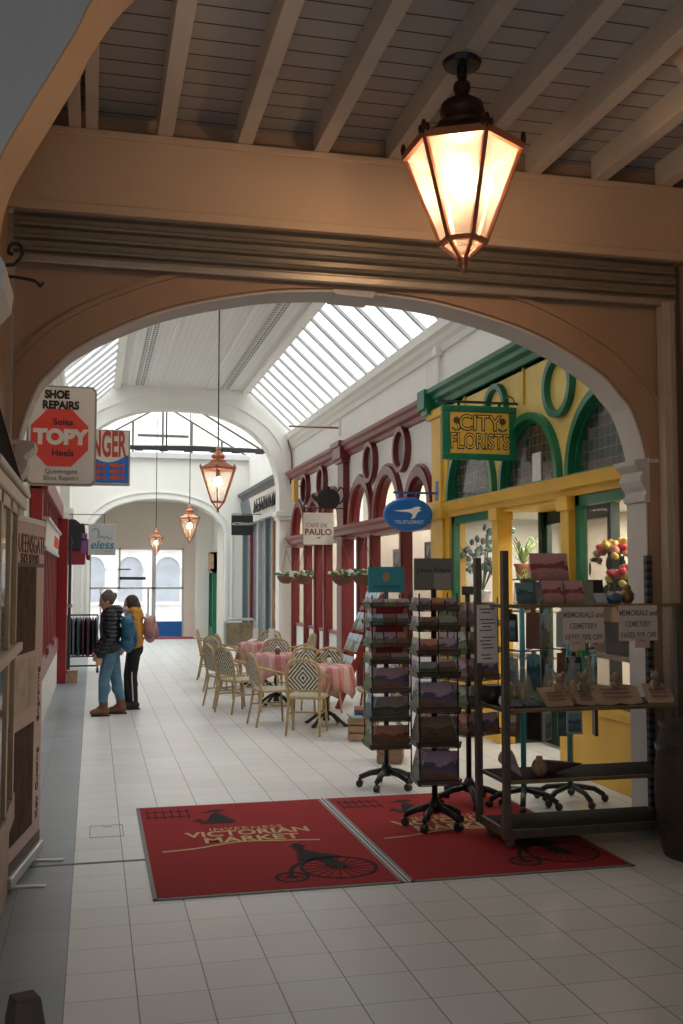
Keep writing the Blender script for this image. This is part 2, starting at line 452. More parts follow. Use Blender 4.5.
def organic(name, mb, voxel, m, parent, smooth=4):
    """several closed shells fused into one continuous skin"""
    o = mb.build(name+'_raw', m)
    r = o.modifiers.new('r', 'REMESH'); r.mode = 'VOXEL'; r.voxel_size = voxel
    q = o.modifiers.new('s', 'SMOOTH'); q.iterations = smooth; q.factor = .5
    dg = bpy.context.evaluated_depsgraph_get(); dg.update()
    me = bpy.data.meshes.new_from_object(o.evaluated_get(dg)); bpy.data.objects.remove(o)
    me.name = name; me.polygons.foreach_set('use_smooth', [True]*len(me.polygons))
    me.materials.clear(); me.materials.append(m)
    c = bpy.data.objects.new(name, me); COL.objects.link(c)
    if parent: c.parent = parent
    return c
# ================================================================== SETTING
XL, XR = -.62, 4.5
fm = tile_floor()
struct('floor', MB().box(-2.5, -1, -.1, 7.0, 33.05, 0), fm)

def mirror(cx, half):
    """half: (dx, z) pairs from the jamb up to the crown"""
    h = catmull(half, 5)
    left = [(cx-d, z) for d, z in h]; right = [(cx+d, z) for d, z in h[:-1]][::-1]
    return left+right
def arch_wall(name, x0, x1, zt, cx, half, y0, y1, m, zb=0.):
    op = mirror(cx, half)
    poly = [(x0, zb), (op[0][0], zb)]+op+[(op[-1][0], zb), (x1, zb), (x1, zt), (x0, zt)]
    struct(name, MB().prism(poly, 'y', y0, y1), m)
    return [(op[0][0], zb)]+op+[(op[-1][0], zb)]
HALF1 = [(2.32, 2.6), (2.31, 2.82), (2.21, 3.12), (2.10, 3.26), (1.95, 3.405), (1.64, 3.583), (1.25, 3.74), (.7, 3.87), (.3, 3.915), (0, 3.925)]
CX1 = 1.815
op = arch_wall('wall_entrance', -2.2, 6.2, 5.6, CX1, HALF1, 7.1, 7.38, cream)
struct('trim_1', MB().band(offset(op, -.012), op, 'y', 7.095, 7.39), revealM)                # plastered reveal
struct('trim_2', MB().band(offset(op, .012), offset(op, .19), 'y', 7.072, 7.1), cream)       # archivolt
struct('trim_3', MB().band(offset(op, .19), offset(op, .225), 'y', 7.045, 7.1), cream)
for i, sx in enumerate((-1, 1)):                                                             # imposts on both piers
    j = CX1+sx*2.32
    m = MB()
    prof = [(.0, 2.43), (.03, 2.44), (.035, 2.48), (.02, 2.49), (.02, 2.52), (.045, 2.55), (.065, 2.60), (.065, 2.635), (.05, 2.64), (.05, 2.67), (.075, 2.69), (.11, 2.72), (.115, 2.755), (.0, 2.77)]
    m.prism([(j-sx*d, z) for d, z in prof]+[(j+sx*.015, 2.77), (j+sx*.015, 2.43)], 'y', 7.075, 7.40)
    m.box(min(j, j+sx*.24), 7.06, 2.735, max(j, j+sx*.24), 7.1, 2.765)
    struct('trim_%d' % (4+i), m, revealM)
struct('trim_6', MB().prism([(1.67, 3.895), (1.95, 3.885), (1.97, 3.95), (1.64, 3.95)], 'y', 7.09, 7.37), revealM)   # keystone
# beam over the shutter
b = MB().box(-2.2, 6.90, 4.30, 5.2, 7.09, 4.85)
struct('trim_7', b, beamM, bevel=.01)
struct('trim_8', MB().box(-2.2, 6.865, 4.27, 5.2, 6.93, 4.335).box(-2.2, 6.88, 4.80, 5.2, 6.93, 4.85), beamM, bevel=.008)
# ceiling of the entrance: planks on rafters
struct('ceiling', MB().box(-2.2, 5.15, 5.04, 5.2, 7.1, 5.1).box(.30, 1.5, 5.04, 5.2, 5.15, 5.1), planks)
for i, x in enumerate((-.165, -.055, .43, .975, 1.52, 2.06, 2.60, 3.14, 3.68, 4.22, 4.76)):
    w = .04 if i < 2 else .052
    struct('trim_%d' % (10+i), MB().box(x-w, 5.4 if x < .3 else 2.0, 4.852, x+w, 6.95, 5.04), rafterM, bevel=.004)
# front arch, nearer the entrance
HALF0 = [(2.34, 3.2), (2.30, 3.6), (2.253, 3.816), (2.16, 4.01), (2.05, 4.22), (1.92, 4.47), (1.855, 4.62), (1.647, 4.93), (1.2, 5.32), (.6, 5.62), (0, 5.72)]
op0 = arch_wall('wall_front', -2.2, 6.2, 6.3, 1.80, HALF0, 4.9, 5.4, greypl)
struct('trim_22', MB().band(offset(op0, -.01), op0, 'y', 4.905, 5.405), beamM)
for i, sx in enumerate((-1, 1)):
    j = 1.80+sx*2.34
    prof = [(0, 2.95), (.045, 2.97), (.05, 3.06), (.03, 3.08), (.06, 3.14), (.11, 3.2), (.12, 3.30), (.10, 3.33), (0, 3.34)]
    struct('trim_%d' % (23+i), MB().prism([(j-sx*d, z) for d, z in prof]+[(j+sx*.02, 3.34), (j+sx*.02, 2.95)], 'y', 4.88, 5.43), greypl)
struct('wall_left', MB().box(-.9, 5.4, 0, -.58, 6.93, 5.1), cream)
struct('wall_right', MB().box(4.42, 5.4, 0, 4.8, 7.1, 5.1), cream)
struct('wall_light_baffle', MB().prism([(-2.4, 0), (-2.1, 0), (-2.1, 3.2), (.9, 3.2), (.9, 0), (6.4, 0), (6.4, 6.3), (-2.4, 6.3)], 'y', -1.2, -1), greypl)  # unseen wall added behind the camera; its left opening shapes the daylight
struct('wall_porch_left', MB().box(-2.4, -1, 0, -2.2, 4.9, 6.3), greypl)
struct('wall_porch_right', MB().box(6.2, -1, 0, 6.4, 4.9, 6.3), greypl)
struct('ceiling_porch', MB().box(-2.4, -1, 6.3, 6.4, 4.95, 6.4), greypl)

# hall between the two arches
Y0, Y1 = 7.38, 23.5
struct('wall_hall_right', MB().box(XR, Y0, 4.10, XR+.3, Y1, 5.28), hallw)
struct('wall_hall_left', MB().box(XL-.4, Y0, 0, XL-.13, Y1, 5.28), hallw)
struct('trim_25', MB().prism([(XR, 4.86), (XR-.03, 4.87), (XR-.05, 4.95), (XR-.09, 5.0), (XR-.10, 5.06), (XR-.15, 5.10), (XR-.17, 5.22), (XR-.1, 5.27), (XR, 5.27)], 'y', Y0, Y1), hallw)
struct('trim_26', MB().prism([(XL-.13, 4.86), (XL-.03, 4.87), (XL-.01, 4.95), (XL+.03, 5.0), (XL+.04, 5.06), (XL+.09, 5.10), (XL+.11, 5.22), (XL+.04, 5.27), (XL-.13, 5.27)], 'y', Y0, Y1), hallw)
struct('ceiling_hall', MB().box(.50, Y0, 6.2, 3.33, Y1, 6.26), hallboards)
struct('trim_27', MB().box(3.30, Y0, 6.13, 3.46, Y1, 6.28).box(2.45, Y0, 6.17, 2.50, Y1, 6.2), hallw)
struct('trim_28', MB().box(.37, Y0, 6.13, .53, Y1, 6.28).box(1.33, Y0, 6.17, 1.38, Y1, 6.2), hallw)
barM = mat('glazing_bar_paint', (.42, .42, .40), .6)
for k, (xa, xb) in enumerate(((XR-.06, 3.42), (XL+.0, .41))):
    w = MB().add([(xa, Y0, 5.26), (xb, Y0, 6.2), (xb, Y1, 6.2), (xa, Y1, 5.26)], [(0, 1, 2, 3)])
    win = struct('window_%d' % (1+k), w, skyglass, fix=False)
    n = 26
    for i in range(n):
        y = Y0+.3+i*(Y1-Y0-.5)/(n-1)
        MB().bar((xa, y, 5.235), (xb, y, 6.175), .05, .065, up=(0, 1, 0)).build('glazing_bar', barM, win)
for k, x in enumerate((.94, 2.86)):
    m, t, b_, o_ = nt('vent_grille_%d' % k)
    s_ = sep(t, coords(t)); f1 = math_node(t, 'FRACT', math_node(t, 'DIVIDE', s_[0], .052)); f2 = math_node(t, 'FRACT', math_node(t, 'DIVIDE', s_[1], .16))
    g_ = math_node(t, 'MULTIPLY', math_node(t, 'GREATER_THAN', f1, .3), math_node(t, 'GREATER_THAN', f2, .3))
    t.links.new(mix_col(t, g_, (.60, .60, .57), (.12, .12, .12)), b_.inputs['Base Color'])
    v = thing('ceiling_vent', ('long pierced ceiling vent strip beside the left skylight', 'long pierced ceiling vent strip beside the right skylight')[k], 'vent', (x, 15.4, 6.2))
    MB().box(-.105, -7.9, -.02, -.015, 7.9, 0).box(.015, -7.9, -.02, .105, 7.9, 0).build('grille', m, v)
    MB().box(-.13, -7.95, -.012, .13, 7.95, 0).build('vent_frame', hallw, v)
# middle arch
HALF2 = [(2.36, 3.35), (2.34, 4.05), (2.2, 4.58), (1.97, 5.0), (1.6, 5.32), (1.1, 5.56), (.6, 5.68), (0, 5.71)]
op2 = arch_wall('wall_middle', -1.2, 5.6, 6.4, 1.82, HALF2, 23.5, 23.95, hallw)
struct('trim_29', MB().band(offset(op2, .0), offset(op2, .05), 'y', 23.47, 23.5).band(offset(op2, .3), offset(op2, .34), 'y', 23.475, 23.5), hallw)
for i, sx in enumerate((-1, 1)):
    j = 1.82+sx*2.36
    struct('trim_%d' % (30+i), MB().box(min(j-sx*.08, j+sx*.36), 23.42, 3.28, max(j-sx*.08, j+sx*.36), 23.98, 3.40).box(min(j-sx*.04, j+sx*.36), 23.45, 3.2, max(j-sx*.04, j+sx*.36), 23.97, 3.28), hallw, bevel=.01)
# second bay
struct('wall_bay_right', MB().box(XR, 23.95, 0, XR+.3, 30.6, 5.5), hallw)
struct('wall_bay_left', MB().box(XL-.3, 23.95, 0, XL, 30.6, 5.5), hallw)
rg = 7.0
win = struct('window_3', MB().add([(XL, 23.95, 5.5), (1.94, 23.95, rg), (1.94, 30.75, rg), (XL, 30.75, 5.5), (XR, 23.95, 5.5), (XR, 30.75, 5.5)], [(0, 1, 2, 3), (1, 4, 5, 2)]), skyglass, fix=False)
for i in range(10):
    y = 24.2+i*.7
    for xa in (XL, XR):
        MB().bar((xa, y, 5.47), (1.94, y, rg-.03), .05, .07, up=(0, 1, 0)).build('glazing_bar', steel if i % 3 == 0 else hallw, win)
win = struct('window_4', MB().add([(XL, 30.74, 5.5), (XR, 30.74, 5.5), (1.94, 30.74, rg)], [(0, 1, 2)]), skyglass, fix=False)
for x in (.2, 1.07, 1.94, 2.8, 3.7):
    h = 5.5+(rg-5.5)*(1-abs(x-1.94)/2.56)
    MB().box(x-.03, 30.66, 5.5, x+.03, 30.73, h).build('glazing_bar', steel, win)
MB().box(1.2, 30.6, 6.02, 2.7, 30.66, 6.10).build('glazing_bar', steel, win)
HALF3 = [(1.95, 3.15), (1.85, 3.42), (1.6, 3.7), (1.2, 3.95), (.6, 4.12), (0, 4.17)]
op3 = arch_wall('wall_far', -1.2, 5.6, 5.52, 1.84, HALF3, 30.6, 30.95, hallw)
struct('trim_32', MB().band(offset(op3, .02), offset(op3, .09), 'y', 30.54, 30.6).band(offset(op3, .2), offset(op3, .24), 'y', 30.55, 30.6), white)
struct('trim_33', MB().box(XL, 30.45, 5.38, XR, 30.62, 5.54), greypl)
tie = thing('roof_tie', 'dark iron roof tie across the far arch opening', 'beam', (1.94, 25.6, 5.06))
MB().box(-2.56, -.05, -.05, 2.56, .05, .05).build('tie_bar', darkm, tie)
for x in (-2.1, -1.45, -.9, -.3, .3, .95, 1.5, 2.1): MB().box(x-.1, -.055, -.075, x+.1, .055, -.05).build('clamp', darkm, tie)
MB().box(-.25, -.02, .05, -.21, .02, 1.0).build('hanger', darkm, tie)
MB().tube([(-2.5, .1, .09), (-1, .1, .05), (.5, .1, .09), (2.5, .1, .04)], .025, 6).build('conduit', steel, tie)
# porch at the far end and the glazed street doors
struct('wall_porch_far_right', MB().box(3.62, 30.95, 0, 4.0, 33.0, 4.3), hallw)
struct('wall_porch_far_left', MB().box(-1.0, 30.95, 0, -.62, 33.0, 4.3), hallw)
struct('ceiling_far', MB().box(-1.0, 30.95, 4.25, 4.0, 33.1, 4.35), hallw)
struct('wall_back', MB().prism([(-.62, 0), (-.14, 0), (-.14, 2.80), (2.80, 2.80), (2.80, 0), (3.62, 0), (3.62, 4.25), (-.62, 4.25)], 'y', 33.0, 33.2), mat('porch_cream', (.72, .63, .53), .6, var=.04, scale=2))
struct('wall_column', MB().box(3.14, 32.2, 0, 3.62, 33.0, 4.25), hallw)
struct('wall_white_pier', MB().box(-.62, 31.2, 0, -.16, 31.5, 2.75), white)
dr = struct('door_1', MB().box(-.14, 33.02, 0, -.08, 33.1, 2.8).box(2.74, 33.02, 0, 2.80, 33.1, 2.8).box(-.14, 33.02, 2.74, 2.8, 33.1, 2.80).box(-.14, 33.02, 1.50, 2.8, 33.1, 1.56)
            .box(.76, 33.02, 1.5, .82, 33.1, 2.8).box(1.80, 33.02, 0, 1.92, 33.1, 2.8).box(1.66, 33.03, 0, 1.72, 33.09, 1.5).box(.2, 33.03, 0, .25, 33.09, 1.5), alu)
MB().box(-.1, 33.05, 0, 2.76, 33.065, 2.76).build('pane', clear, dr)
MB().box(1.92, 33.0, .0, 2.75, 33.05, .48).build('kick_panel', blues, dr)
MB().tube([(1.69, 32.98, .9), (1.69, 32.98, 1.2)], .015, 8).build('door_handle', alu, dr)
# street outside
tag(MB().box(-30, 33.2, -.14, 34, 80, -.05).build('street_paving', greypl), kind='structure')
bd = thing('building', 'pale stone building with round-headed windows across the street outside', 'building', (1.5, 44, -.05))
MB().box(-14, 0, 0, 14, 6, 9).build('facade', mat('pale_stone', (.80, .76, .70), .8, var=.08, scale=1), bd)
for i in range(-4, 5):
    x = i*1.55
    MB().prism([(x-.5, .9), (x+.5, .9)]+arc(x, 2.3, .5, 0, 180, 10), 'y', -.06, .05).build('window_pane', mat('window_grey', (.42, .45, .47), .3, var=.2, scale=2), bd)
    a_ = arc(x, 2.3, .5, 0, 180, 10); MB().band(a_, offset(a_, -.14), 'y', -.14, .02).box(x-.65, -.12, .78, x+.65, .02, .9).build('window_surround', white, bd)
MB().box(-14, -.2, 3.2, 14, .05, 3.5).box(-14, -.1, 0, 14, .05, .5).build('string_course', white, bd)
# ================================================================== SHOPFRONTS
def semi(cy, cz, r, n=24): return [(cy+r*math.cos(PI*i/n), cz+r*math.sin(PI*i/n)) for i in range(n+1)]
def ring_poly(cy, cz, r, n=32): return [(cy+r*math.cos(2*PI*i/n), cz+r*math.sin(2*PI*i/n)) for i in range(n)]
def cell_wall(cells, z0, zt):
    """wall strip in the Y-Z plane with a semicircular opening in every cell (ya, yb, cy, cz, r)"""
    out = []
    for ya, yb, cy, cz, r in cells:
        out.append([(ya, z0), (cy-r, z0)]+semi(cy, cz, r)[::-1]+[(cy+r, z0), (yb, z0), (yb, zt), (ya, zt)])
    return out
# ---- florist
fl = thing('shopfront', 'yellow and green florist shopfront with stained glass arches on the right', 'shopfront', (0, 0, 0))
ZT, ZB = 2.82, 2.64
cells = [(7.40, 9.255, 8.35, 2.84, .72), (9.255, 10.92, 10.06, 2.84, .70), (10.92, 13.12, 11.80, 2.84, .74)]
wl = MB()
for p in cell_wall(cells, 2.78, 4.16): wl.prism(p, 'x', 4.50, 4.60)
wl.build('upper_wall', yellowp, fl)
for ya, yb, cy, cz, r in cells:
    fr = MB().band(semi(cy, cz, r-.01), semi(cy, cz, r+.065), 'x', 4.43, 4.60).box(4.44, cy-r-.06, 2.78, 4.60, cy+r+.06, 2.85).build('arch_frame', green, fl)
    MB().band(semi(cy, cz, r-.05), semi(cy, cz, r-.005), 'x', 4.50, 4.60).build('inner_bead', green, fr)
    MB().prism(semi(cy, cz, r-.03)+[(cy-r+.03, 2.80), (cy+r-.03, 2.80)], 'x', 4.54, 4.56).build('stained_glass', stainedM, fl)
MB().obox((4.53, 9.98, 3.0), (.006, .10, .17), (0, 0, 0)).build('notice_card', paper, fl)
for cy in (9.31, 10.95):
    MB().band(ring_poly(cy, 3.76, .255), ring_poly(cy, 3.76, .32), 'x', 4.43, 4.52, closed=True).build('roundel', green, fl)
for cy in (10.2, 8.6, 12.0):
    MB().box(4.475, cy-.012, 3.72, 4.5, cy+.012, 4.12).build('moulding', yellow, fl)
MB().prism([(4.5, 4.14), (4.45, 4.14), (4.43, 4.20), (4.37, 4.23), (4.36, 4.28), (4.30, 4.31), (4.29, 4.36), (4.5, 4.38)], 'y', 7.40, 13.10).build('cornice', green, fl)
MB().prism([(4.5, 4.36), (4.33, 4.36), (4.33, 4.375), (4.5, 4.385)], 'y', 7.40, 13.10).build('cornice_gutter', steel, fl)
MB().box(4.27, 12.98, 4.12, 4.5, 13.28, 4.38).box(4.32, 13.0, 4.05, 4.5, 13.26, 4.12).build('cornice_end_block', green, fl)
MB().prism([(4.62, 2.64), (4.47, 2.64), (4.45, 2.69), (4.40, 2.71), (4.38, 2.78), (4.36, 2.82), (4.62, 2.84)], 'y', 7.40, 13.12).build('transom', yellow, fl)
pm = MB()
for y0, y1, x0 in ((12.56, 13.30, 4.46), (12.70, 13.16, 4.42)):
    pm.box(x0, y0, .12, 4.7, y1, 2.66); pm.box(x0, y0+.06, 2.8, 4.7, y1-.06, 4.12)
pm.box(4.36, 12.6, 2.62, 4.7, 13.26, 2.86).box(4.38, 12.64, 3.98, 4.7, 13.24, 4.10).box(4.38, 12.5, 0, 4.7, 13.34, .3)
pm.build('pilaster', yellow, fl, bevel=.012)
for y in (10.95, 9.17):
    MB().box(4.44, y-.09, .6, 4.62, y+.09, 2.64).box(4.41, y-.12, 2.5, 4.62, y+.12, 2.64).box(4.42, y-.12, .0, 4.62, y+.12, .7).build('column', yellow, fl, bevel=.01)
for y0, y1 in ((11.06, 12.56), (7.4, 9.05)):
    MB().box(4.44, y0, .0, 4.6, y1, .66).box(4.40, y0, .62, 4.62, y1, .70).build('stall_riser', yellow, fl, bevel=.008)
    wf = MB().box(4.50, y0, .70, 4.58, y0+.07, 2.64).box(4.50, y1-.09, .70, 4.58, y1, 2.64).box(4.50, y0, 2.54, 4.58, y1, 2.64).box(4.50, y0, .70, 4.58, y1, .78).build('window_frame', green, fl)
    MB().box(4.54, y0+.05, .75, 4.548, y1-.05, 2.58).build('pane', clear, wf)
# recessed door
dm = MB().box(5.0, 9.28, 0, 5.06, 9.36, 2.6).box(5.0, 10.76, 0, 5.06, 10.84, 2.6).box(5.0, 9.28, 2.46, 5.06, 10.84, 2.62).box(5.0, 10.0, 0, 5.05, 10.08, 2.5).box(5.0, 9.3, 0, 5.05, 10.8, .4).build('door_frame', greend, fl)
MB().box(5.02, 9.3, .3, 5.03, 10.8, 2.5).build('pane', clear, dm)
MB().box(4.5, 9.255, 2.6, 5.1, 10.9, 2.64).build('door_soffit', yellow, fl)
for y in (9.24, 10.88):
    rv = MB().box(4.96, y-.03, .0, 5.06, y+.03, 2.6).box(4.6, y-.03, 0, 5.06, y+.03, .7).build('door_reveal', greend, fl)
    MB().box(4.6, y-.004, .7, 4.98, y+.004, 2.6).build('pane', clear, rv)
# rooms behind the right-hand shopfronts
inw = mat('shop_interior', (.68, .62, .52), .7, var=.05, scale=1.5)
inw2 = mat('shop_interior_white', (.70, .71, .70), .7, var=.05, scale=1.5)
struct('wall_florist_back', MB().box(6.3, 7.4, 0, 6.4, 13.2, 2.75), inw)
struct('wall_florist_end', MB().box(4.7, 13.2, 0, 6.4, 13.28, 4.1), inw2)
struct('wall_florist_side', MB().box(4.7, 7.40, 0, 6.4, 7.46, 2.75), inw)
struct('ceiling_florist', MB().box(4.62, 7.4, 2.66, 6.4, 13.2, 2.74), inw2)
struct('wall_cafe_back', MB().box(6.2, 13.28, 0, 6.3, 23.5, 4.1), inw)
struct('ceiling_cafe', MB().box(4.8, 13.28, 4.1, 6.3, 23.5, 4.2), inw2)

# ---- cafe, burgundy
cf = thing('shopfront', 'burgundy and white cafe shopfront with round-headed windows and roundels', 'shopfront', (0, 0, 0))
cells = [(13.28, 14.62, 13.86, 2.80, .70), (14.62, 16.33, 15.47, 2.80, .74), (16.33, 17.98, 17.12, 2.80, .74),
         (18.5, 20.15, 19.35, 2.80, .72), (20.15, 21.80, 20.98, 2.80, .72), (21.80, 23.5, 22.62, 2.80, .72)]
wl = MB()
for p in cell_wall([(13.28, 14.62, 13.86, 2.80, .56)]+cells[1:], 2.75, 4.12): wl.prism(p, 'x', 4.50, 4.62)
wl.box(4.5, 17.98, 2.75, 4.62, 18.5, 4.12)
wl.build('upper_wall', hallw, cf)
for ya, yb, cy, cz, r in cells:
    if cy < 14: r = .56
    fr = MB().band(semi(cy, cz, r-.07), semi(cy, cz, r+.07), 'x', 4.43, 4.62).build('arch_frame', burg, cf)
    MB().band(semi(cy, cz, r-.10), semi(cy, cz, r-.06), 'x', 4.50, 4.62).band(semi(cy, cz, r+.085), semi(cy, cz, r+.115), 'x', 4.46, 4.52).build('inner_bead', burg, fr)
    MB().prism(semi(cy, cz, r-.1)+[(cy-r+.1, 2.76), (cy+r-.1, 2.76)], 'x', 4.60, 4.606).build('pane', clear, fr)
MB().box(4.78, 13.33, 2.82, 4.80, 14.4, 3.2).build('striped_blind', blindM, cf)
for cy in (14.62, 16.40, 20.12, 21.78):
    ro = MB().band(ring_poly(cy, 3.77, .27), ring_poly(cy, 3.77, .345), 'x', 4.40, 4.53, closed=True).build('roundel', burg, cf)
    MB().prism(ring_poly(cy, 3.77, .28), 'x', 4.485, 4.495).build('pane', mat('roundel_glass', (.36, .36, .34), .15, var=.15, scale=3), ro)
MB().prism([(4.5, 4.06), (4.46, 4.07), (4.44, 4.13), (4.38, 4.16), (4.36, 4.22), (4.31, 4.25), (4.30, 4.30), (4.5, 4.33)], 'y', 13.20, 23.44).build('cornice', burgl, cf)
MB().prism([(4.66, 2.54), (4.46, 2.54), (4.44, 2.60), (4.38, 2.63), (4.36, 2.70), (4.30, 2.74), (4.30, 2.79), (4.66, 2.81)], 'y', 13.20, 23.44).build('transom', burgl, cf)
pm = MB().box(4.38, 18.02, 2.79, 4.6, 18.46, 3.95).box(4.34, 17.98, 3.95, 4.6, 18.5, 4.02).box(4.30, 17.94, 4.02, 4.6, 18.54, 4.30).box(4.26, 17.9, 4.24, 4.6, 18.58, 4.34).box(4.36, 18.05, 0, 4.6, 18.45, 2.6)
pm.build('pilaster', burg, cf, bevel=.012)
for y in (14.62, 16.36, 19.85, 20.75, 21.8, 23.2, 17.2):
    MB().box(4.45, y-.08, 0, 4.60, y+.08, 2.56).box(4.42, y-.05, 0, 4.5, y+.05, 2.56).build('post', burg, cf, bevel=.01)
for y0, y1 in ((18.46, 19.76), (19.94, 20.66), (20.84, 21.7), (21.9, 23.1), (13.34, 14.53), (14.71, 16.27), (16.45, 17.1)):
    st = MB().box(4.52, y0, 0, 4.62, y1, .78).build('stall_riser', white, cf)
    MB().box(4.49, y0, .78, 4.64, y1, .84).build('sill', burgl, st)
    MB().box(4.58, y0, .84, 4.588, y1, 2.55).build('pane', clear, cf)
# framed pictures on the cafe wall
for i, (y, z, h, w) in enumerate(((15.6, 2.05, .26, .30), (14.1, 2.15, .22, .16))):
    p = thing('framed_picture', ('white framed print seen through the middle cafe window', 'small dark framed print beside the yellow pilaster')[i], 'picture', (4.70, y, z))
    fr = offset
    MB().box(-.012, -w, -h, .0, w, -h+.04).box(-.012, -w, h-.04, 0, w, h).box(-.012, -w, -h, 0, -w+.04, h).box(-.012, w-.04, -h, 0, w, h).build('picture_frame', (signw, darkw)[i], p)
    MB().box(0, -w, -h, .012, w, h).build('print', pic_photo, p)

# ---- far shop on the right
af = thing('shopfront', 'grey glass shopfront with dark cornice beyond the middle arch', 'shopfront', (0, 0, 0))
slate = mat('slate_paint', (.10, .13, .14), .45, var=.1)
MB().prism([(4.495, 4.10), (4.30, 4.12), (4.26, 4.22), (4.18, 4.26), (4.16, 4.34), (4.495, 4.42)], 'y', 24.0, 30.55).build('cornice', mat('dark_cornice', (.05, .05, .055), .4), af)
fb = MB().prism([(4.42, 3.50), (4.34, 3.50), (4.22, 4.08), (4.42, 4.10)], 'y', 24.0, 28.6).build('fascia', mat('fascia_stone', (.62, .57, .48), .6, var=.1), af)
text('lettering', 'AETERNUM', .52, (4.262, 26.1, 3.79), (R(90), 0, -PI/2), ink, fb, ex=.02, bold=.004, xs=1.25, spacing=1.15)
MB().prism([(4.46, 3.50), (4.34, 3.50), (4.24, 4.10), (4.46, 4.10)], 'y', 28.6, 30.5).build('fascia_end', slate, af)
MB().box(4.22, 24.0, 3.38, 4.46, 30.5, 3.50).build('transom', mat('pale_ledge', (.5, .5, .47), .5), af)
for y, m_ in ((24.25, hallw), (25.2, cream), (26.2, slate), (27.5, alu), (28.9, burg), (30.3, slate)):
    MB().box(4.30, y-.09, 0, 4.46, y+.09, 3.4).build('post', m_, af, bevel=.01)
MB().box(4.38, 24.1, .45, 4.388, 30.4, 3.38).build('pane', glass('shop_glass', (.30, .36, .38), .45, .06), af)
MB().box(4.34, 24.1, 0, 4.46, 30.4, .45).build('stall_riser', slate, af)
for y, z in ((25.1, 1.35), (25.1, .95)): MB().box(4.372, y-.28, z-.16, 4.378, y+.28, z+.16).build('notice', paper, af)
MB().box(4.43, 24.1, .45, 4.45, 30.4, 3.38).build('backdrop', mat('shop_dim', (.22, .24, .24), .6, var=.35, scale=1.2), af)
# green doorway and wooden sign near the street doors
gd = thing('doorway', 'green framed glass side doorway near the street doors', 'door', (3.5, 31.6, 0))
MB().box(0, -.55, 0, .12, -.45, 2.1).box(0, .45, 0, .12, .55, 2.1).box(0, -.55, 2.0, .12, .55, 2.12).box(.02, -.5, 0, .1, .5, .35).build('door_frame', green, gd)
MB().box(.05, -.45, .3, .06, .45, 2.0).build('pane', clear, gd)
ws = thing('wall_box', 'slatted wooden box high on the wall above green doorway', 'sign', (3.42, 31.3, 2.35))
MB().box(0, -.3, -.28, .2, .3, -.22).box(0, -.3, .22, .2, .3, .28).box(0, -.3, -.28, .2, -.24, .28).box(0, .24, -.28, .2, .3, .28).box(.1, -.3, -.28, .2, .3, .28).build('case', crate, ws)
for y in (-.13, 0, .13): MB().box(.0, y-.025, -.22, .04, y+.025, .22).build('slat', rattan, ws)

# ---- left-hand red shop
rs = thing('shopfront', 'red boarded shopfront with white plinth on the left side', 'shopfront', (0, 0, 0))
MB().box(-.72, 12.7, .0, -.60, 18.9, .62).build('plinth', white, rs)
st = MB()
for i in range(6):
    y = 12.75+i*1.02; st.box(-.735, y, .60, -.585, y+1.0, .80+(.0 if i % 2 else .08))
st.build('plinth_cap', burgl, rs)
MB().box(-.74, 12.7, .7, -.66, 18.9, 2.95).build('boarding', redp, rs)
for i in range(13):
    y = 12.75+i*.5
    MB().box(-.68, y, .78, -.615, y+.10, 2.95).build('fin', redp, rs, bevel=.006)
MB().box(-.74, 12.6, 2.9, -.54, 19.0, 3.15).build('cornice', redp, rs, bevel=.01)
MB().box(-.68, 18.75, 0, -.45, 19.0, 2.9).build('end_post', redp, rs, bevel=.012)
MB().box(-.74, 12.6, 0, -.60, 12.75, 2.95).build('corner_post', redp, rs, bevel=.012)
fs = thing('fascia_sign', 'white slanted sign board fixed on red boarded shopfront', 'sign', (-.60, 15.6, 2.40))
MB().prism([(0, -.16), (.012, -.16), (.03, .18), (.018, .18)], 'y', -2.4, 2.4).build('board', signw, fs)
MB().box(-.02, -2.45, .17, .06, 2.45, .21).box(-.01, -2.45, -.2, .03, 2.45, -.16).build('rail', greypl, fs)
for i in range(8):
    y = .4+i*.22; MB().box(.018, y, -.08, .03, y+.12, .09).build('letter', redsign, fs)
# cream unit beyond it
ls = thing('shopfront', 'pale cream shop unit beyond the red shopfront on the left', 'shopfront', (0, 0, 0))
MB().box(XL+.002, 23.96, 0, XL+.05, 30.5, 3.2).build('boarding', white, ls)
MB().box(XL+.002, 23.96, 3.2, XL+.16, 30.5, 3.4).build('cornice', hallw, ls)
gp = thing('downpipe', 'dark drainpipe beside the red end post', 'pipe', (-.415, 19.2, 0))
MB().tube([(0, 0, 0), (0, 0, 2.6)], .028, 10).build('pipe', darkm, gp)
for z in (1.35, 2.5): MB().lathe([(.05, -.03), (.05, .03)], (0, 0, z), 10).build('bracket', crate if z < 2 else darkm, gp)
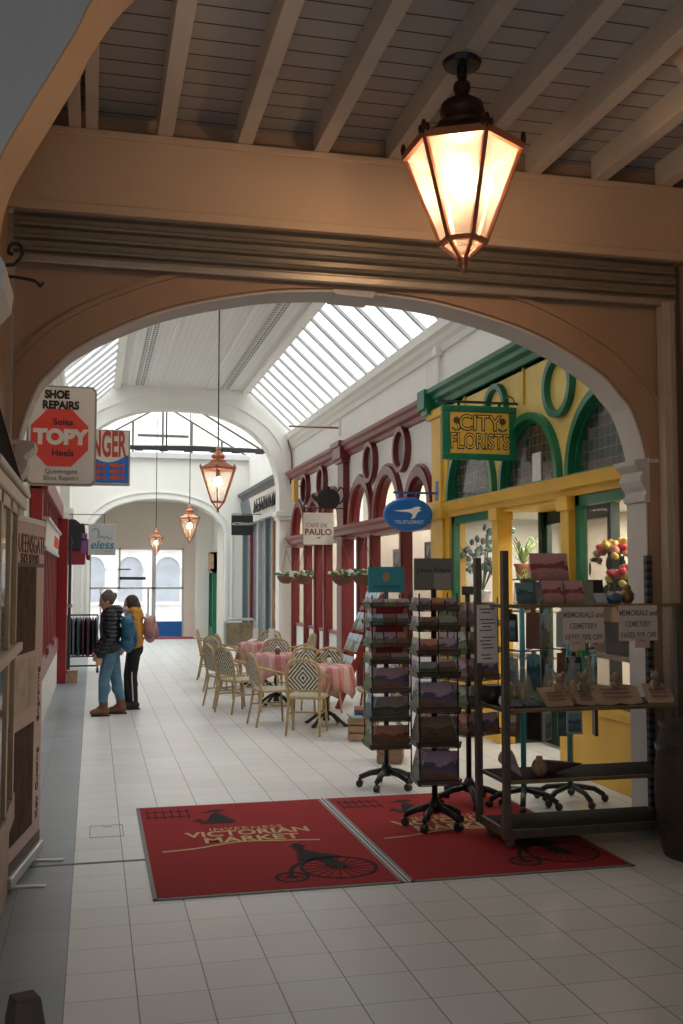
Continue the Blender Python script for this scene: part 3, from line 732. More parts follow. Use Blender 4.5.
# ================================================================== LANTERNS
def lantern(loc, sc, label, rod, far=True, rot=0., plate=False):
    L = thing('hanging_lantern', label, 'lantern', loc, rot, 'copper hanging lanterns')
    s = sc; cm = copper if far else copperd
    # local origin at the bottom tip; hexagonal body
    zt, zb = (.93 if far else .80)*s, (.235 if far else .205)*s; rt, rb = (.395 if far else .375)*s, .145*s
    hexa = [(math.cos(PI/3*k), math.sin(PI/3*k)) for k in range(6)]
    for k in range(6):
        a, b = hexa[k], hexa[(k+1) % 6]
        A, B = (rt*a[0], rt*a[1], zt), (rt*b[0], rt*b[1], zt); C, D = (rb*a[0], rb*a[1], zb), (rb*b[0], rb*b[1], zb)
        MB().add([A, B, D, C], [(0, 1, 2, 3)]).build('pane', lglass, L, fix=False)
        MB().bar(A, C, .028*s, .028*s).build('frame_bar', copper, L)
    fm_, fl_ = MB(), MB()
    for k in range(6):
        a, b = hexa[k], hexa[(k+1) % 6]
        fm_.bar((rt*a[0], rt*a[1], zt), (rt*b[0], rt*b[1], zt), .04*s, .05*s)
        fl_.bar((rb*a[0], rb*a[1], zb), (rb*b[0], rb*b[1], zb), .03*s, .03*s)
        fl_.bar((rb*a[0], rb*a[1], zb), (.03*s*a[0], .03*s*a[1], .10*s), .022*s, .022*s)
    fm_.build('upper_rim', copper, L); fl_.build('lower_rim', copper, L)
    lo = MB()
    for k in range(6):
        a, b = hexa[k], hexa[(k+1) % 6]
        lo.add([(rb*a[0], rb*a[1], zb), (rb*b[0], rb*b[1], zb), (.03*s*b[0], .03*s*b[1], .10*s), (.03*s*a[0], .03*s*a[1], .10*s)], [(0, 1, 2, 3)])
    lo.build('lower_pane', lglass, L, fix=False)
    MB().lathe([(.004, 0), (.02*s, .03*s), (.034*s, .06*s), (.022*s, .085*s), (.04*s, .10*s), (.03*s, .115*s)], seg=12).build('tip', copper, L, smooth=True)
    MB().lathe([(rt*1.02, zt+.02*s), (rt*.66, zt+.10*s), (.17*s, zt+.155*s), (.155*s, zt+.165*s)], seg=6).build('roof', cm, L)
    MB().lathe([(.155*s, zt+.15*s), (.165*s, zt+.18*s), (.135*s, zt+.20*s), (.11*s, zt+.215*s), (.145*s, zt+.25*s), (.135*s, zt+.31*s), (.06*s, zt+.36*s), (.04*s, zt+.375*s), (.058*s, zt+.42*s), (.05*s, zt+.455*s), (.024*s, zt+.47*s), (.024*s, zt+.50*s)], seg=18).build('finial', cm, L, smooth=True)
    for k in range(6):
        a = hexa[k]; c = (rt*1.03*a[0], rt*1.03*a[1], zt+.02*s)
        m = MB().ell((c[0], c[1], c[2]+.03*s), (.018*s, .018*s, .045*s), 8, 6)
        for d in (-.03, .03): m.ell((c[0]-a[1]*d*s, c[1]+a[0]*d*s, c[2]+.018*s), (.014*s, .014*s, .028*s), 6, 5)
        m.build('corner_ornament', cm, L, smooth=True)
    bz = (.66 if far else .60)*s
    MB().ell((0, 0, bz), (.085*s, .085*s, .11*s)).build('bulb', bulbM if not far else bulbF, L, smooth=True)
    MB().lathe([(.05*s, .78*s), (.05*s, .9*s), (.012*s, .92*s), (.012*s, zt+.1*s)], seg=10).build('lamp_holder', darkm, L)
    top = zt+.50*s
    if plate:
        MB().lathe([(.03, top-.01), (.03, rod-.045), (.105, rod-.04), (.115, rod-.015), (.10, rod), (.02, rod+.01)], seg=20).build('ceiling_rose', black, L)
    else:
        MB().tube([(0, 0, top-.02), (0, 0, rod)], .013*max(sc, .9), 6).build('rod', black, L)
    return L
lantern((2.035, 5.45, 3.585), .90, 'large copper lantern fixed under the plank ceiling of the entrance', 1.268, far=False, rot=R(32), plate=True)
lantern((1.815, 15.5, 2.83), .72, 'largest of the three copper lanterns hung along the hall', 6.2-2.83, rot=R(20))
lantern((2.37, 26.4, 2.72), .70, 'middle sized copper lantern on a long rod beyond the middle arch', 3.6, rot=R(20))
lantern((1.70, 29.4, 2.48), .55, 'smallest and farthest copper lantern before the glazed street doors', 3.9, rot=R(20))

# ================================================================== SHUTTER and things near the entrance
sh = thing('roller_shutter', 'rolled steel shutter above the main arch with slats showing', 'shutter', (1.9, 7.02, 3.95))
prof = []
for i in range(4):
    z = .045+i*.083
    prof += [(-.05, z), (-.012, z+.010), (-.012, z+.022), (-.045, z+.034), (-.055, z+.048), (-.05, z+.062)]
MB().band([(p[0]+.02, p[1]) for p in prof], prof, 'x', -2.45, 2.44).build('slats', shutM, sh, smooth=False)
MB().box(-2.45, -.05, -.005, 2.44, .0, .045).build('bottom_bar', mat('shutter_bar', (.42, .36, .28), .4, .5), sh, bevel=.006)
gm = mat('guide_paint', (.46, .37, .28), .5, var=.1)
for x in (-2.49, 2.37):
    MB().box(x-.05, -.06, -3.95, x+.05, .04, .02).box(x-.012, -.075, -3.95, x+.012, -.06, .02).build('guide', gm, sh, bevel=.004)
sw = thing('wall_switch', 'small white switch box on the right pier of the entrance arch', 'switch', (4.27, 7.09, 2.40))
MB().box(-.03, -.05, -.09, .03, .0, -.03).build('box', white, sw, bevel=.006)
MB().box(-.02, -.03, -.03, .02, .0, .09).build('conduit', white, sw)
ir = thing('iron_bracket', 'black wrought iron scroll bracket high on the left pier', 'bracket', (-.60, 6.1, 3.60))
MB().tube(catmull([(0, 0, .02), (.08, 0, .05), (.13, 0, .06), (.17, 0, .12), (.155, 0, .175), (.11, 0, .175), (.095, 0, .13), (.12, 0, .115)], 5), .011, 7).build('scroll', black, ir)
MB().tube(catmull([(0, 0, -.02), (.12, 0, -.015), (.24, 0, -.03), (.275, 0, -.06), (.29, 0, -.035)], 5), .009, 7).build('arm', black, ir)
MB().box(-.012, -.02, -.10, .004, .02, .10).build('wall_plate', black, ir)
tr = thing('shutter_track', 'thin dark metal floor track for the shutter', 'track', (1.8, 6.99, 0))
MB().box(-2.35, -.012, .0, 2.35, .012, .003).build('channel', darkm, tr); MB().box(-2.35, -.02, 0, 2.35, -.012, .002).build('lip', steel, tr)
ht = thing('floor_hatch', 'thin outlined hatch plate set in the white tiles', 'hatch', (.13, 7.86, 0))
MB().box(-.13, -.2, 0, .11, -.194, .0015).box(-.13, .15, 0, .11, .155, .0015).box(-.13, -.2, 0, -.125, .155, .0015).box(.105, -.2, 0, .11, .155, .0015).build('rim', steel, ht)
MB().box(-.03, .10, 0, .03, .106, .0015).box(-.03, .10, 0, -.025, .13, .0015).box(.025, .10, 0, .03, .13, .0015).build('lifting_tab', steel, ht)

# display cabinet on the left
cb = thing('display_cabinet', 'tall glazed wooden display cabinet at the left edge', 'cabinet', (-.44, 0, 0))
gfr = mat('gilt_frame', (.30, .17, .06), .35, .4, var=.2)
MB().box(-.14, 4.7, 0, -.02, 6.86, .44).box(-.12, 4.7, .40, .0, 6.86, .52).build('base', cabw, cb, bevel=.012)
MB().box(-.14, 4.7, .52, -.12, 6.86, 2.32).build('back_panel', mat('cabinet_lining', (.33, .33, .32), .5, var=.3, scale=1.5), cb)
for y0, y1 in ((4.72, 5.28), (5.28, 5.86), (5.86, 6.36), (6.36, 6.84)):
    d = MB().box(-.03, y0, .52, .0, y0+.045, 2.28).box(-.03, y1-.045, .52, .0, y1, 2.28).box(-.03, y0, .52, 0, y1, .57).box(-.03, y0, 2.22, 0, y1, 2.28).build('door', gfr, cb)
    MB().box(-.018, y0+.04, .55, -.012, y1-.04, 2.25).build('pane', glass('cabinet_glass', (.30, .30, .29), .35, .05), d)
MB().box(-.13, 4.7, 1.40, .02, 6.86, 1.46).build('middle_rail', mat('pale_rail', (.55, .44, .32), .4), cb, bevel=.01)
MB().box(-.14, 4.7, 2.28, .02, 6.86, 2.36).box(-.14, 4.7, 2.36, .04, 6.88, 2.40).build('cornice', mat('pale_rail', (0, 0, 0)), cb, bevel=.012)
MB().prism([(.03, 2.40), (-.10, 2.83), (-.14, 2.83), (-.14, 2.40)], 'y', 4.7, 6.2).build('pediment', mat('matt_black_wood', (.012, .009, .007), .95, spec=.05), cb)
MB().prism([(.035, 2.40), (-.095, 2.83), (-.11, 2.83), (.02, 2.40)], 'y', 6.2, 6.23).build('pediment_edge', mat('pale_rail', (0, 0, 0)), cb)
sd = MB()
# roll-up banner
A, B = Vector((-.47, 6.40, 0)), Vector((-.335, 7.28, 0))
bn = thing('roll_up_banner', 'pink roll-up banner beside the glazed cabinet on the left', 'banner', ((A.x+B.x)/2, (A.y+B.y)/2, 0), math.atan2(B.y-A.y, B.x-A.x))
W = (B-A).length/2
bp = mat('banner_pink', (.56, .40, .34), .5, var=.03)
MB().box(-W, -.006, .10, W, .006, 2.22).build('sheet', bp, bn)
MB().box(-W-.01, -.035, .035, W+.01, .035, .10).build('base', alu, bn, bevel=.01)
MB().box(-W, -.012, 2.2, W, .012, 2.235).build('top_rail', alu, bn)
MB().box(-W, -.009, .10, W, .0, .17).build('foot_band', mat('banner_brown', (.07, .035, .025), .5), bn)
for x in (-W*.65, W*.65):
    MB().box(x-.02, -.20, .0, x+.02, .10, .012).box(x-.012, -.02, .01, x+.012, .02, .04).build('foot', signw, bn, bevel=.004)
for z0, z1 in ((.26, .92), (1.02, 1.34), (1.38, 1.92)):
    MB().box(-W+.03, -.0085, z0, W*.45, -.0055, z1).build('photo_print', (mat('shoe_print', (.10, .06, .038), .8, var=.6, scale=7, spec=.1) if z0 != 1.02 else mat('banner_tan', (.45, .36, .24), .5, var=.5, scale=6)), bn)
MB().box(-W, -.0085, 1.92, W, -.0055, 1.945).build('rule', mat('banner_brown', (0, 0, 0)), bn)
bt = mat('banner_text', (.16, .05, .04), .5)
text('lettering', 'QUEENSGATE', .17, (0, -.008, 2.06), FR, bt, bn, xs=.85)
text('lettering', 'SHOE REPAIRS', .09, (0, -.008, 1.97), FR, bt, bn, xs=.95)
for s_, z, sz in (('Key Cutting', .50, .095), ('Engraving', 1.08, .095)):
    text('lettering', s_, sz, (W*.74, -.008, z), (PI/2, -PI/2, 0), bt, bn)
# dark post in the near corner
po = thing('wooden_post', 'dark wooden post with a chamfered top in the near left corner', 'post', (-.165, 3.02, 0), R(20))
MB().lathe([(.060, 0), (.060, .64), (.048, .70), (.044, .705)], seg=4, rot=PI/4).build('shaft', mat('umber_wood', (.05, .03, .022), .55, var=.25, scale=12), po)
MB().box(-.13, -.13, 0, .13, .13, .05).build('base', mat('umber_wood', (0, 0, 0)), po, bevel=.01)

# ================================================================== HANGING SIGNS
s = thing('hanging_sign', 'white rounded shoe repair sign with red octagon behind the left pier', 'sign', (-.265, 8.5, 2.99), 0)
def rrect(w, h, r, n=6):
    out = []
    for cx, cy, a in ((w-r, h-r, 0), (-w+r, h-r, 90), (-w+r, -h+r, 180), (w-r, -h+r, 270)):
        out += [(cx+r*math.cos(R(a+90*i/n)), cy+r*math.sin(R(a+90*i/n))) for i in range(n+1)]
    return out
MB().prism(rrect(.27, .40, .05), 'y', -.05, .05).build('case', mat('sign_rim', (.33, .33, .31), .4, .3), s)
MB().prism(rrect(.255, .385, .045), 'y', -.056, -.045).build('face', signw, s)
MB().prism([(-.015+.24*math.cos(R(22.5+45*k)), -.02+.25*math.sin(R(22.5+45*k))) for k in range(8)], 'y', -.060, -.05).build('octagon', redsign, s)
text('lettering', 'SHOE', .088, (-.04, -.058, .325), FR, ink, s, bold=.005, xs=.86)
text('lettering', 'REPAIRS', .088, (-.01, -.058, .24), FR, ink, s, bold=.004, xs=.9)
text('lettering', 'Soles', .075, (.01, -.062, .105), FR, ink, s, bold=.001)
text('lettering', 'TOPY', .16, (-.01, -.062, -.02), FR, signw, s, bold=.010)
text('lettering', 'Heels', .075, (.01, -.062, -.145), FR, ink, s, bold=.001)
text('lettering', 'Queensgate', .052, (0, -.058, -.29), FR, mat('grey_ink', (.16, .15, .13), .6), s)
text('lettering', 'Shoe Repairs', .052, (0, -.058, -.345), FR, mat('grey_ink', (0, 0, 0)), s)
MB().bar((-.42, 0, .36), (-.25, 0, .36), .03).bar((-.42, 0, -.36), (-.25, 0, -.36), .03).build('bracket', darkm, s)

s = thing('hanging_sign', 'blue and white ginger sign with red fish behind the shoe repair sign', 'sign', (.06, 12.5, 3.29))
MB().box(-.46, -.04, -.34, .345, .04, .33).build('case', mat('sign_rim', (0, 0, 0)), s, bevel=.01)
MB().box(-.44, -.045, -.32, .325, -.035, .31).build('face', mat('ginger_cream', (.62, .58, .48), .5), s)
wv = [(-.44, -.03)]+[(-.44+.765*i/16, -.03+.05*math.sin(i*.42)*(1 if i < 9 else 1.2)+.035*i/16) for i in range(17)]
MB().prism([(-.44, -.31)]+wv[1:]+[(.325, -.31)], 'y', -.05, -.044).build('sea_panel', blues, s)
text('lettering', 'GINGER', .43, (.015, -.048, .14), FR, mat('ginger_red', (.42, .045, .02), .5), s, bold=.012, xs=.36)
for r_ in range(3):
    for c_ in range(3):
        x, z = -.28+c_*.225, -.10-r_*.075
        MB().prism([(x+.07*math.cos(t*PI/6), z+.028*math.sin(t*PI/6)) for t in range(12)], 'y', -.054, -.048).prism([(x+.06, z), (x+.11, z+.03), (x+.11, z-.03)], 'y', -.054, -.048).build('fish', mat('fish_red', (.45, .06, .03), .5), s)
MB().bar((-.70, 0, .30), (-.45, 0, .30), .025).build('bracket', darkm, s)

s = thing('hanging_sign', 'white square sign with blue brush lettering above the clothes rail', 'sign', (.06, 17.0, 2.47))
MB().box(-.15, -.02, -.25, .28, .02, .25).build('board', mat('grey_white', (.60, .62, .62), .5), s, bevel=.006)
bi = mat('brush_blue', (.02, .28, .36), .5, var=.4, scale=9)
MB().tube([(-.10, -.022, .13), (-.05, -.022, .18), (.0, -.022, .16), (.02, -.022, .08), (-.02, -.022, .02), (.06, -.022, .05), (.1, -.022, .02), (.14, -.022, .05), (.18, -.022, .01), (.22, -.022, .04)], .009, 6).build('brush_stroke', bi, s)
text('lettering', 'eless', .19, (.06, -.022, -.09), FR, bi, s, shear=.25, bold=.003)
MB().tube([(.10, -.022, -.19), (.2, -.022, -.185)], .004, 5).build('brush_stroke', bi, s)
MB().box(-.26, .0, -.22, -.165, .02, -.02).box(-.25, .0, .02, -.165, .02, .10).build('side_panel', mat('purple_panel', (.22, .09, .30), .5, var=.3), s)
MB().bar((-.45, 0, .24), (.28, 0, .24), .018).bar((-.45, 0, .40), (.10, 0, .40), .012).tube([(.1, 0, .4), (.1, 0, .25)], .006, 5).build('bracket', darkm, s)

s = thing('hanging_sign', 'green framed yellow florists sign with sunflowers beside stained glass arches', 'sign', (4.05, 10.4, 3.42))
MB().box(-.43, -.03, -.295, .43, .03, -.225).box(-.43, -.03, .225, .43, .03, .295).box(-.43, -.03, -.225, -.34, .03, .225).box(.34, -.03, -.225, .43, .03, .225).build('frame', green, s, bevel=.008)
MB().box(-.35, -.018, -.235, .35, .018, .235).build('board', mat('florist_board', (.76, .42, .05), .5, var=.06), s)
text('lettering', 'CITY', .235, (0, -.02, .10), FR, ink, s, bold=.010, xs=.95)
text('lettering', 'FLORISTS', .235, (0, -.02, -.10), FR, ink, s, bold=.010, xs=.70)
text('lettering_fill', 'CITY', .235, (0, -.024, .10), FR, mat('letter_yellow', (.80, .52, .08), .5), s, bold=-.003, xs=.95)
text('lettering_fill', 'FLORISTS', .235, (0, -.024, -.10), FR, mat('letter_yellow', (0, 0, 0)), s, bold=-.003, xs=.70)
for sx in (-1, 1):
    c = sx*.265
    MB().prism([(c+(.045 if i % 2 else .032)*math.cos(i*PI/9), .13+(.045 if i % 2 else .032)*math.sin(i*PI/9)) for i in range(18)], 'y', -.022, -.017).build('sunflower', mat('sunflower', (.09, .035, .01), .6), s)
    MB().tube([(c, -.019, .09), (c-.02*sx, -.019, .02)], .004, 5).prism([(c, .03), (c+.05, .06), (c+.06, .04), (c+.01, .01)], 'y', -.022, -.017).prism([(c, .03), (c-.05, .06), (c-.06, .04), (c-.01, .01)], 'y', -.022, -.017).build('sunflower_leaf', leaf, s)
MB().box(-.49, -.014, .325, .46, .014, .35).box(-.25, -.01, .29, -.22, .01, .33).box(.22, -.01, .29, .25, .01, .33).tube([(.42, 0, .34), (.40, 0, .40), (.34, 0, .42), (.30, 0, .39), (.33, 0, .36)], .008, 6).build('bracket', greend, s)

s = thing('hanging_sign', 'oval blue florist sign with white flying figure on blue bracket', 'sign', (4.015, 12.9, 2.685))
MB().prism([(.335*math.cos(2*PI*i/40), .225*math.sin(2*PI*i/40)) for i in range(40)], 'y', -.05, .05).build('board', blues, s, bevel=.03)
MB().prism(catmull([(-.21, .045), (-.10, .055), (.02, .07), (.10, .10), (.16, .09), (.135, .065), (.17, .05), (.12, .03), (.08, -.04), (.03, -.06), (.05, -.01), (.0, .025), (-.08, .03), (-.21, .045)], 4)[:-1], 'y', -.058, -.045).build('flying_figure', signw, s)
text('lettering', 'TELEFLORIST', .062, (0, -.055, -.105), FR, signw, s, spacing=1.12)
bb = mat('bracket_blue', (.015, .12, .30), .4)
MB().box(-.20, -.012, .275, .50, .012, .30).box(-.13, -.01, .2, -.11, .01, .28).box(.10, -.01, .2, .12, .01, .28).build('bracket', bb, s)
MB().box(.40, -.06, .10, .43, .06, .45).build('wall_plate', bb, s)

s = thing('hanging_sign', 'square cream cafe sign hung under a black teapot silhouette', 'sign', (3.90, 17.9, 2.73))
MB().box(-.275, -.015, -.285, .275, .015, .285).build('board', mat('cafe_board', (.66, .62, .54), .5, var=.03), s, bevel=.005)
text('lettering', 'CAFÉ DE', .10, (-.04, -.017, .055), FR, mat('cafe_text', (.22, .045, .03), .5), s)
text('lettering', 'PAULO', .155, (-.01, -.017, -.065), FR, mat('cafe_text', (0, 0, 0)), s, bold=.004)
MB().ell((.0, -.017, -.165), (.04, .004, .012), 10, 5).build('cup_mark', mat('cafe_text', (0, 0, 0)), s)
MB().tube([(-.33, 0, .37), (.45, 0, .37)], .012, 8).tube([(-.2, 0, .37), (-.2, 0, .28)], .006, 6).tube([(.2, 0, .37), (.2, 0, .28)], .006, 6).build('bracket', black, s)
s = thing('teapot_sign', 'black teapot cut-out standing on the bracket over the cafe sign', 'sign', (4.08, 17.9, 3.11))
tp = [(-.17, 0), (.14, 0), (.20, .08), (.215, .17), (.19, .25), (.12, .31), (.03, .335), (.03, .37), (-.01, .39), (-.05, .37), (-.05, .335), (-.13, .31), (-.19, .25), (-.205, .19), (-.26, .20), (-.29, .24), (-.315, .235), (-.29, .16), (-.24, .11), (-.20, .08)]
MB().prism(tp, 'y', -.012, .012).build('silhouette', black, s)
MB().tube([(.19, 0, .07), (.26, 0, .12), (.29, 0, .22), (.275, 0, .34), (.22, 0, .37), (.17, 0, .30)], .018, 8).build('handle', black, s)

s = thing('hanging_sign', 'black square sign with white lettering beyond the middle arch', 'sign', (3.74, 26.5, 3.22))
MB().box(-.28, -.03, -.26, .28, .03, .26).build('board', mat('deep_green', (.012, .02, .02), .5), s, bevel=.006)
text('lettering', 'AETERNUM', .105, (0, -.032, .03), FR, signw, s)
MB().bar((-.28, 0, .29), (.58, 0, .29), .02).bar((-.2, 0, .25), (-.2, 0, .29), .01).bar((.2, 0, .25), (.2, 0, .29), .01).build('bracket', darkm, s)
s = thing('hanging_sign', 'small amber sign high on the far end of cafe front', 'sign', (4.24, 21.9, 3.75))
MB().box(-.05, -.16, -.24, .05, .16, .24).build('board', mat('amber', (.60, .33, .05), .5), s, bevel=.01)
MB().bar((.05, 0, .1), (.25, 0, .1), .02).build('bracket', darkm, s)
s = thing('bracket_pole', 'thin brown pole sticking out below the right skylight', 'pole', (4.48, 18.7, 4.68))
MB().tube([(0, 0, 0), (-.98, 0, .0)], .018, 8).build('rod', burgl, s); MB().box(-.03, -.04, -.14, .02, .04, .14).build('wall_plate', hallw, s)
s = thing('downpipe', 'cream pipe on the upper wall above the green cornice end', 'pipe', (4.44, 12.9, 4.4))
MB().tube([(0, 0, 0), (0, 0, .46)], .035, 10).build('pipe', hallw, s); MB().box(-.05, -.06, .42, .06, .06, .54).build('hopper', hallw, s); MB().tube([(0, .5, 0), (0, .5, .42)], .012, 6).build('cable', hallw, s)
s = thing('spotlight', 'small black shaded lamp fixed over the nearest stained glass arch', 'lamp', (4.28, 8.75, 3.86))
MB().lathe([(.10, 0), (.02, .07), (.02, .09)], seg=14).build('shade', black, s); MB().tube([(0, 0, .07), (.20, 0, .11)], .012, 6).build('arm', black, s)
s = thing('wall_cable', 'brown cable running down beside the middle arch', 'cable', (4.46, 23.38, 4.2))
MB().tube([(-.1, 0, .85), (-.02, 0, .55), (0, 0, .3), (0, 0, -.1)], .018, 6).build('run', burgl, s); MB().box(-.05, -.03, -.16, .03, .05, -.02).build('box', darkm, s)
# ================================================================== MATS
def entrance_mat(x0, x1, label):
    m = thing('entrance_mat', label, 'mat', (x0, 6.09, 0), 0, 'red entrance mats')
    w, d = x1-x0, 2.42
    MB().box(.025, .025, 0, w-.025, d-.025, .010).build('carpet', matred, m)
    MB().box(0, 0, 0, w, .025, .008).box(0, d-.025, 0, w, d, .008).box(0, 0, 0, .025, d, .008).box(w-.025, 0, 0, w, d, .008).build('edge_strip', mat('mat_edge', (.20, .19, .17), .6), m)
    z0, z1 = .0098, .0118
    def pr(polys, name='print', mm=matink):
        b = MB()
        for p in polys: b.prism(p, 'z', z0, z1)
        return b.build(name, mm, m)
    # railings
    ra = []
    for i in range(6): ra.append([(.07+i*.062, 1.98), (.082+i*.062, 1.98), (.082+i*.062, 2.28), (.07+i*.062, 2.28)])
    ra.append([(.06, 2.20), (.40, 2.20), (.40, 2.218), (.06, 2.218)]); ra.append([(.06, 2.03), (.40, 2.03), (.40, 2.045), (.06, 2.045)])
    pr(ra, 'railing_print')
    # lady in a long dress with a wide hat
    pr([catmull([(.44, 1.76), (.50, 1.84), (.535, 1.95), (.55, 2.02), (.60, 2.10), (.64, 2.02), (.66, 1.96), (.70, 1.84), (.71, 1.76), (.58, 1.74), (.44, 1.76)], 3)[:-1],
        [(.47, 2.13), (.60, 2.12), (.68, 2.15), (.66, 2.19), (.62, 2.21), (.56, 2.20), (.54, 2.16)], [(.40, 1.86), (.46, 1.80), (.49, 1.84), (.45, 1.92)]], 'lady_print')
    text('lettering', 'INVERNESS', .11, (.76, 1.55, .011), (0, 0, 0), gold, m, ex=.0012, xs=.9, spacing=1.15)
    text('lettering', 'VICTORIAN', .20, (.76, 1.42, .011), (0, 0, 0), gold, m, ex=.0012, xs=.85, bold=.004)
    text('lettering', 'MARKET', .20, (.76, 1.24, .011), (0, 0, 0), gold, m, ex=.0012, xs=.9, bold=.004)
    cur = catmull([(.12, 1.02), (.35, 1.06), (.65, 1.17), (.95, 1.14), (1.22, 1.10)], 6)
    pr([[(p[0], p[1]-.012) for p in cur]+[(p[0], p[1]+.012) for p in cur[::-1]]], 'flourish', gold)
    # penny-farthing and rider
    bk = MB()
    for cx, cy, r, nsp in ((1.19, .40, .25, 18), (.86, .25, .11, 10)):
        bk.band([(cx+(r-.022)*math.cos(2*PI*i/36), cy+(r-.022)*math.sin(2*PI*i/36)) for i in range(36)], [(cx+r*math.cos(2*PI*i/36), cy+r*math.sin(2*PI*i/36)) for i in range(36)], 'z', z0, z1, closed=True)
        for k in range(nsp):
            a = 2*PI*k/nsp; bk.bar((cx, cy, (z0+z1)/2), (cx+(r-.02)*math.cos(a), cy+(r-.02)*math.sin(a), (z0+z1)/2), .008, .0018)
    cur = catmull([(.86, .25), (.88, .40), (.97, .55), (1.08, .62), (1.19, .60)], 4)
    bk.prism([(p[0]-.013, p[1]+.01) for p in cur]+[(p[0]+.013, p[1]-.01) for p in cur[::-1]], 'z', z0, z1)
    bk.build('bicycle_print', matink, m)
    pr([catmull([(.96, .60), (.98, .72), (1.00, .83), (1.06, .86), (1.12, .78), (1.22, .70), (1.27, .62), (1.20, .60), (1.25, .45), (1.20, .38), (1.12, .48), (1.10, .58), (.96, .60)], 3)[:-1],
        [(1.0, .86), (.985, .92), (1.0, .97), (1.05, .97), (1.075, .92), (1.05, .865)], [(.97, .955), (1.09, .955), (1.09, .975), (.97, .975)], [(1.0, .97), (1.06, .97), (1.06, 1.03), (1.0, 1.03)]], 'rider_print')
    return m
entrance_mat(.36, 1.865, 'red printed market mat lying on open tiles on the left')
entrance_mat(1.905, 3.41, 'red printed market mat lying under the card spinner and trolley')
MB_ = thing('mat_joint', 'grey metal joint strip between the two red mats', 'strip', (1.885, 6.09, 0))
MB().box(-.02, 0, 0, .02, 2.42, .009).build('strip', alu, MB_); MB().box(-.006, 0, .009, .006, 2.42, .012).build('ridge', steel, MB_)

# ================================================================== CAFE TABLES AND CHAIRS
def bistro_chair(label):
    c = thing('bistro_chair', label, 'chair', (0, 0, 0), 0, 'rattan bistro chairs at the cafe tables')
    sp = [(-.20, -.19), (-.235, .05), (-.20, .20), (-.1, .235), (.1, .235), (.20, .20), (.235, .05), (.20, -.19), (.1, -.215), (-.1, -.215)]
    sp = catmull(sp+[sp[0]], 3)[:-1]
    MB().prism([(x*.95, y*.95) for x, y in sp], 'z', .445, .462).build('seat', weaves, c)
    MB().tube([(x, y, .445) for x, y in sp], .017, 8, closed=True).build('seat_frame', rattan, c, smooth=True)
    def bk(x, z): return -.20-(z-.45)*.20
    ol = catmull([(-.185, .45), (-.195, .60), (-.205, .72), (-.165, .84), (-.08, .885), (0, .895), (.08, .885), (.165, .84), (.205, .72), (.195, .60), (.185, .45)], 4)
    MB().tube([(x, bk(x, z), z) for x, z in ol], .019, 8).build('back_frame', rattan, c, smooth=True)
    il = [(x*.86, .53 if z < .53 else z-.03) for x, z in ol if z > .5]
    n = len(il); pts = [(x, bk(x, z)-.004, z) for x, z in il]+[(x, bk(x, z)+.006, z) for x, z in il]
    MB().add(pts, [tuple(range(n)), tuple(range(n, 2*n))[::-1]]+[(i, (i+1) % n, n+(i+1) % n, n+i) for i in range(n)]).build('backrest', weave, c)
    MB().tube([(-.17, bk(0, .53), .53), (.17, bk(0, .53), .53)], .013, 8).build('back_rail', rattan, c, smooth=True)
    for sx in (-1, 1):
        a = catmull([(sx*.20, bk(0, .74), .74), (sx*.25, -.10, .70), (sx*.265, .04, .67), (sx*.255, .13, .62), (sx*.235, .15, .54), (sx*.215, .14, .45)], 4)
        MB().tube(a, .014, 8).build('arm', rattan, c, smooth=True)
        MB().tube([(sx*.185, .17, .44), (sx*.20, .20, .22), (sx*.21, .215, 0)], [.017, .016, .014], 8).build('leg', rattan, c, smooth=True)
        MB().tube([(sx*.18, -.185, .46), (sx*.19, -.22, .22), (sx*.20, -.265, 0)], [.018, .016, .014], 8).build('leg', rattan, c, smooth=True)
        MB().tube([(sx*.195, .19, .25), (sx*.185, -.205, .25)], .010, 6).build('stretcher', rattan, c, smooth=True)
    MB().tube([(-.195, -.01, .25), (.195, -.01, .25)], .010, 6).build('stretcher', rattan, c, smooth=True)
    return c
T1, T2, T3 = (2.88, 12.75), (2.62, 14.9), (2.78, 17.6)
chairs = [
 ((2.50, 12.12), R(-22), 'nearest rattan chair, its diamond back turned to the entrance'),
 ((2.22, 12.95), R(-82), 'rattan chair seen side-on at the left of nearest table'),
 ((1.98, 14.25), R(-62), 'rattan chair left of middle table, the nearer of the pair there'),
 ((1.88, 14.95), R(-75), 'rattan chair left of middle table, the farther of the pair there'),
 ((2.80, 13.55), R(172), 'rattan chair behind the nearest table facing the entrance'),
 ((3.10, 14.05), R(10), 'rattan chair half hidden right behind the nearest table, back to us'),
 ((3.50, 12.55), R(80), 'rattan chair at the right of nearest table behind card spinner'),
 ((2.72, 15.65), R(165), 'rattan chair at the far side of middle table'),
 ((2.10, 16.9), R(-60), 'rattan chair left of farthest table, nearer one'),
 ((2.32, 17.5), R(-80), 'rattan chair close against the left of the farthest table'),
 ((2.15, 19.0), R(-100), 'rattan chair standing alone out in the aisle beyond the tables'),
 ((3.05, 18.3), R(160), 'rattan chair at the far side of farthest table'),
 ((3.42, 17.4), R(60), 'rattan chair right of farthest table showing its plain back')]
c0 = bistro_chair(chairs[0][2]); c0.location = (*chairs[0][0], 0); c0.rotation_euler = (0, 0, chairs[0][1])
for (p, a, l) in chairs[1:]: dup(c0, (*p, 0), a, l)

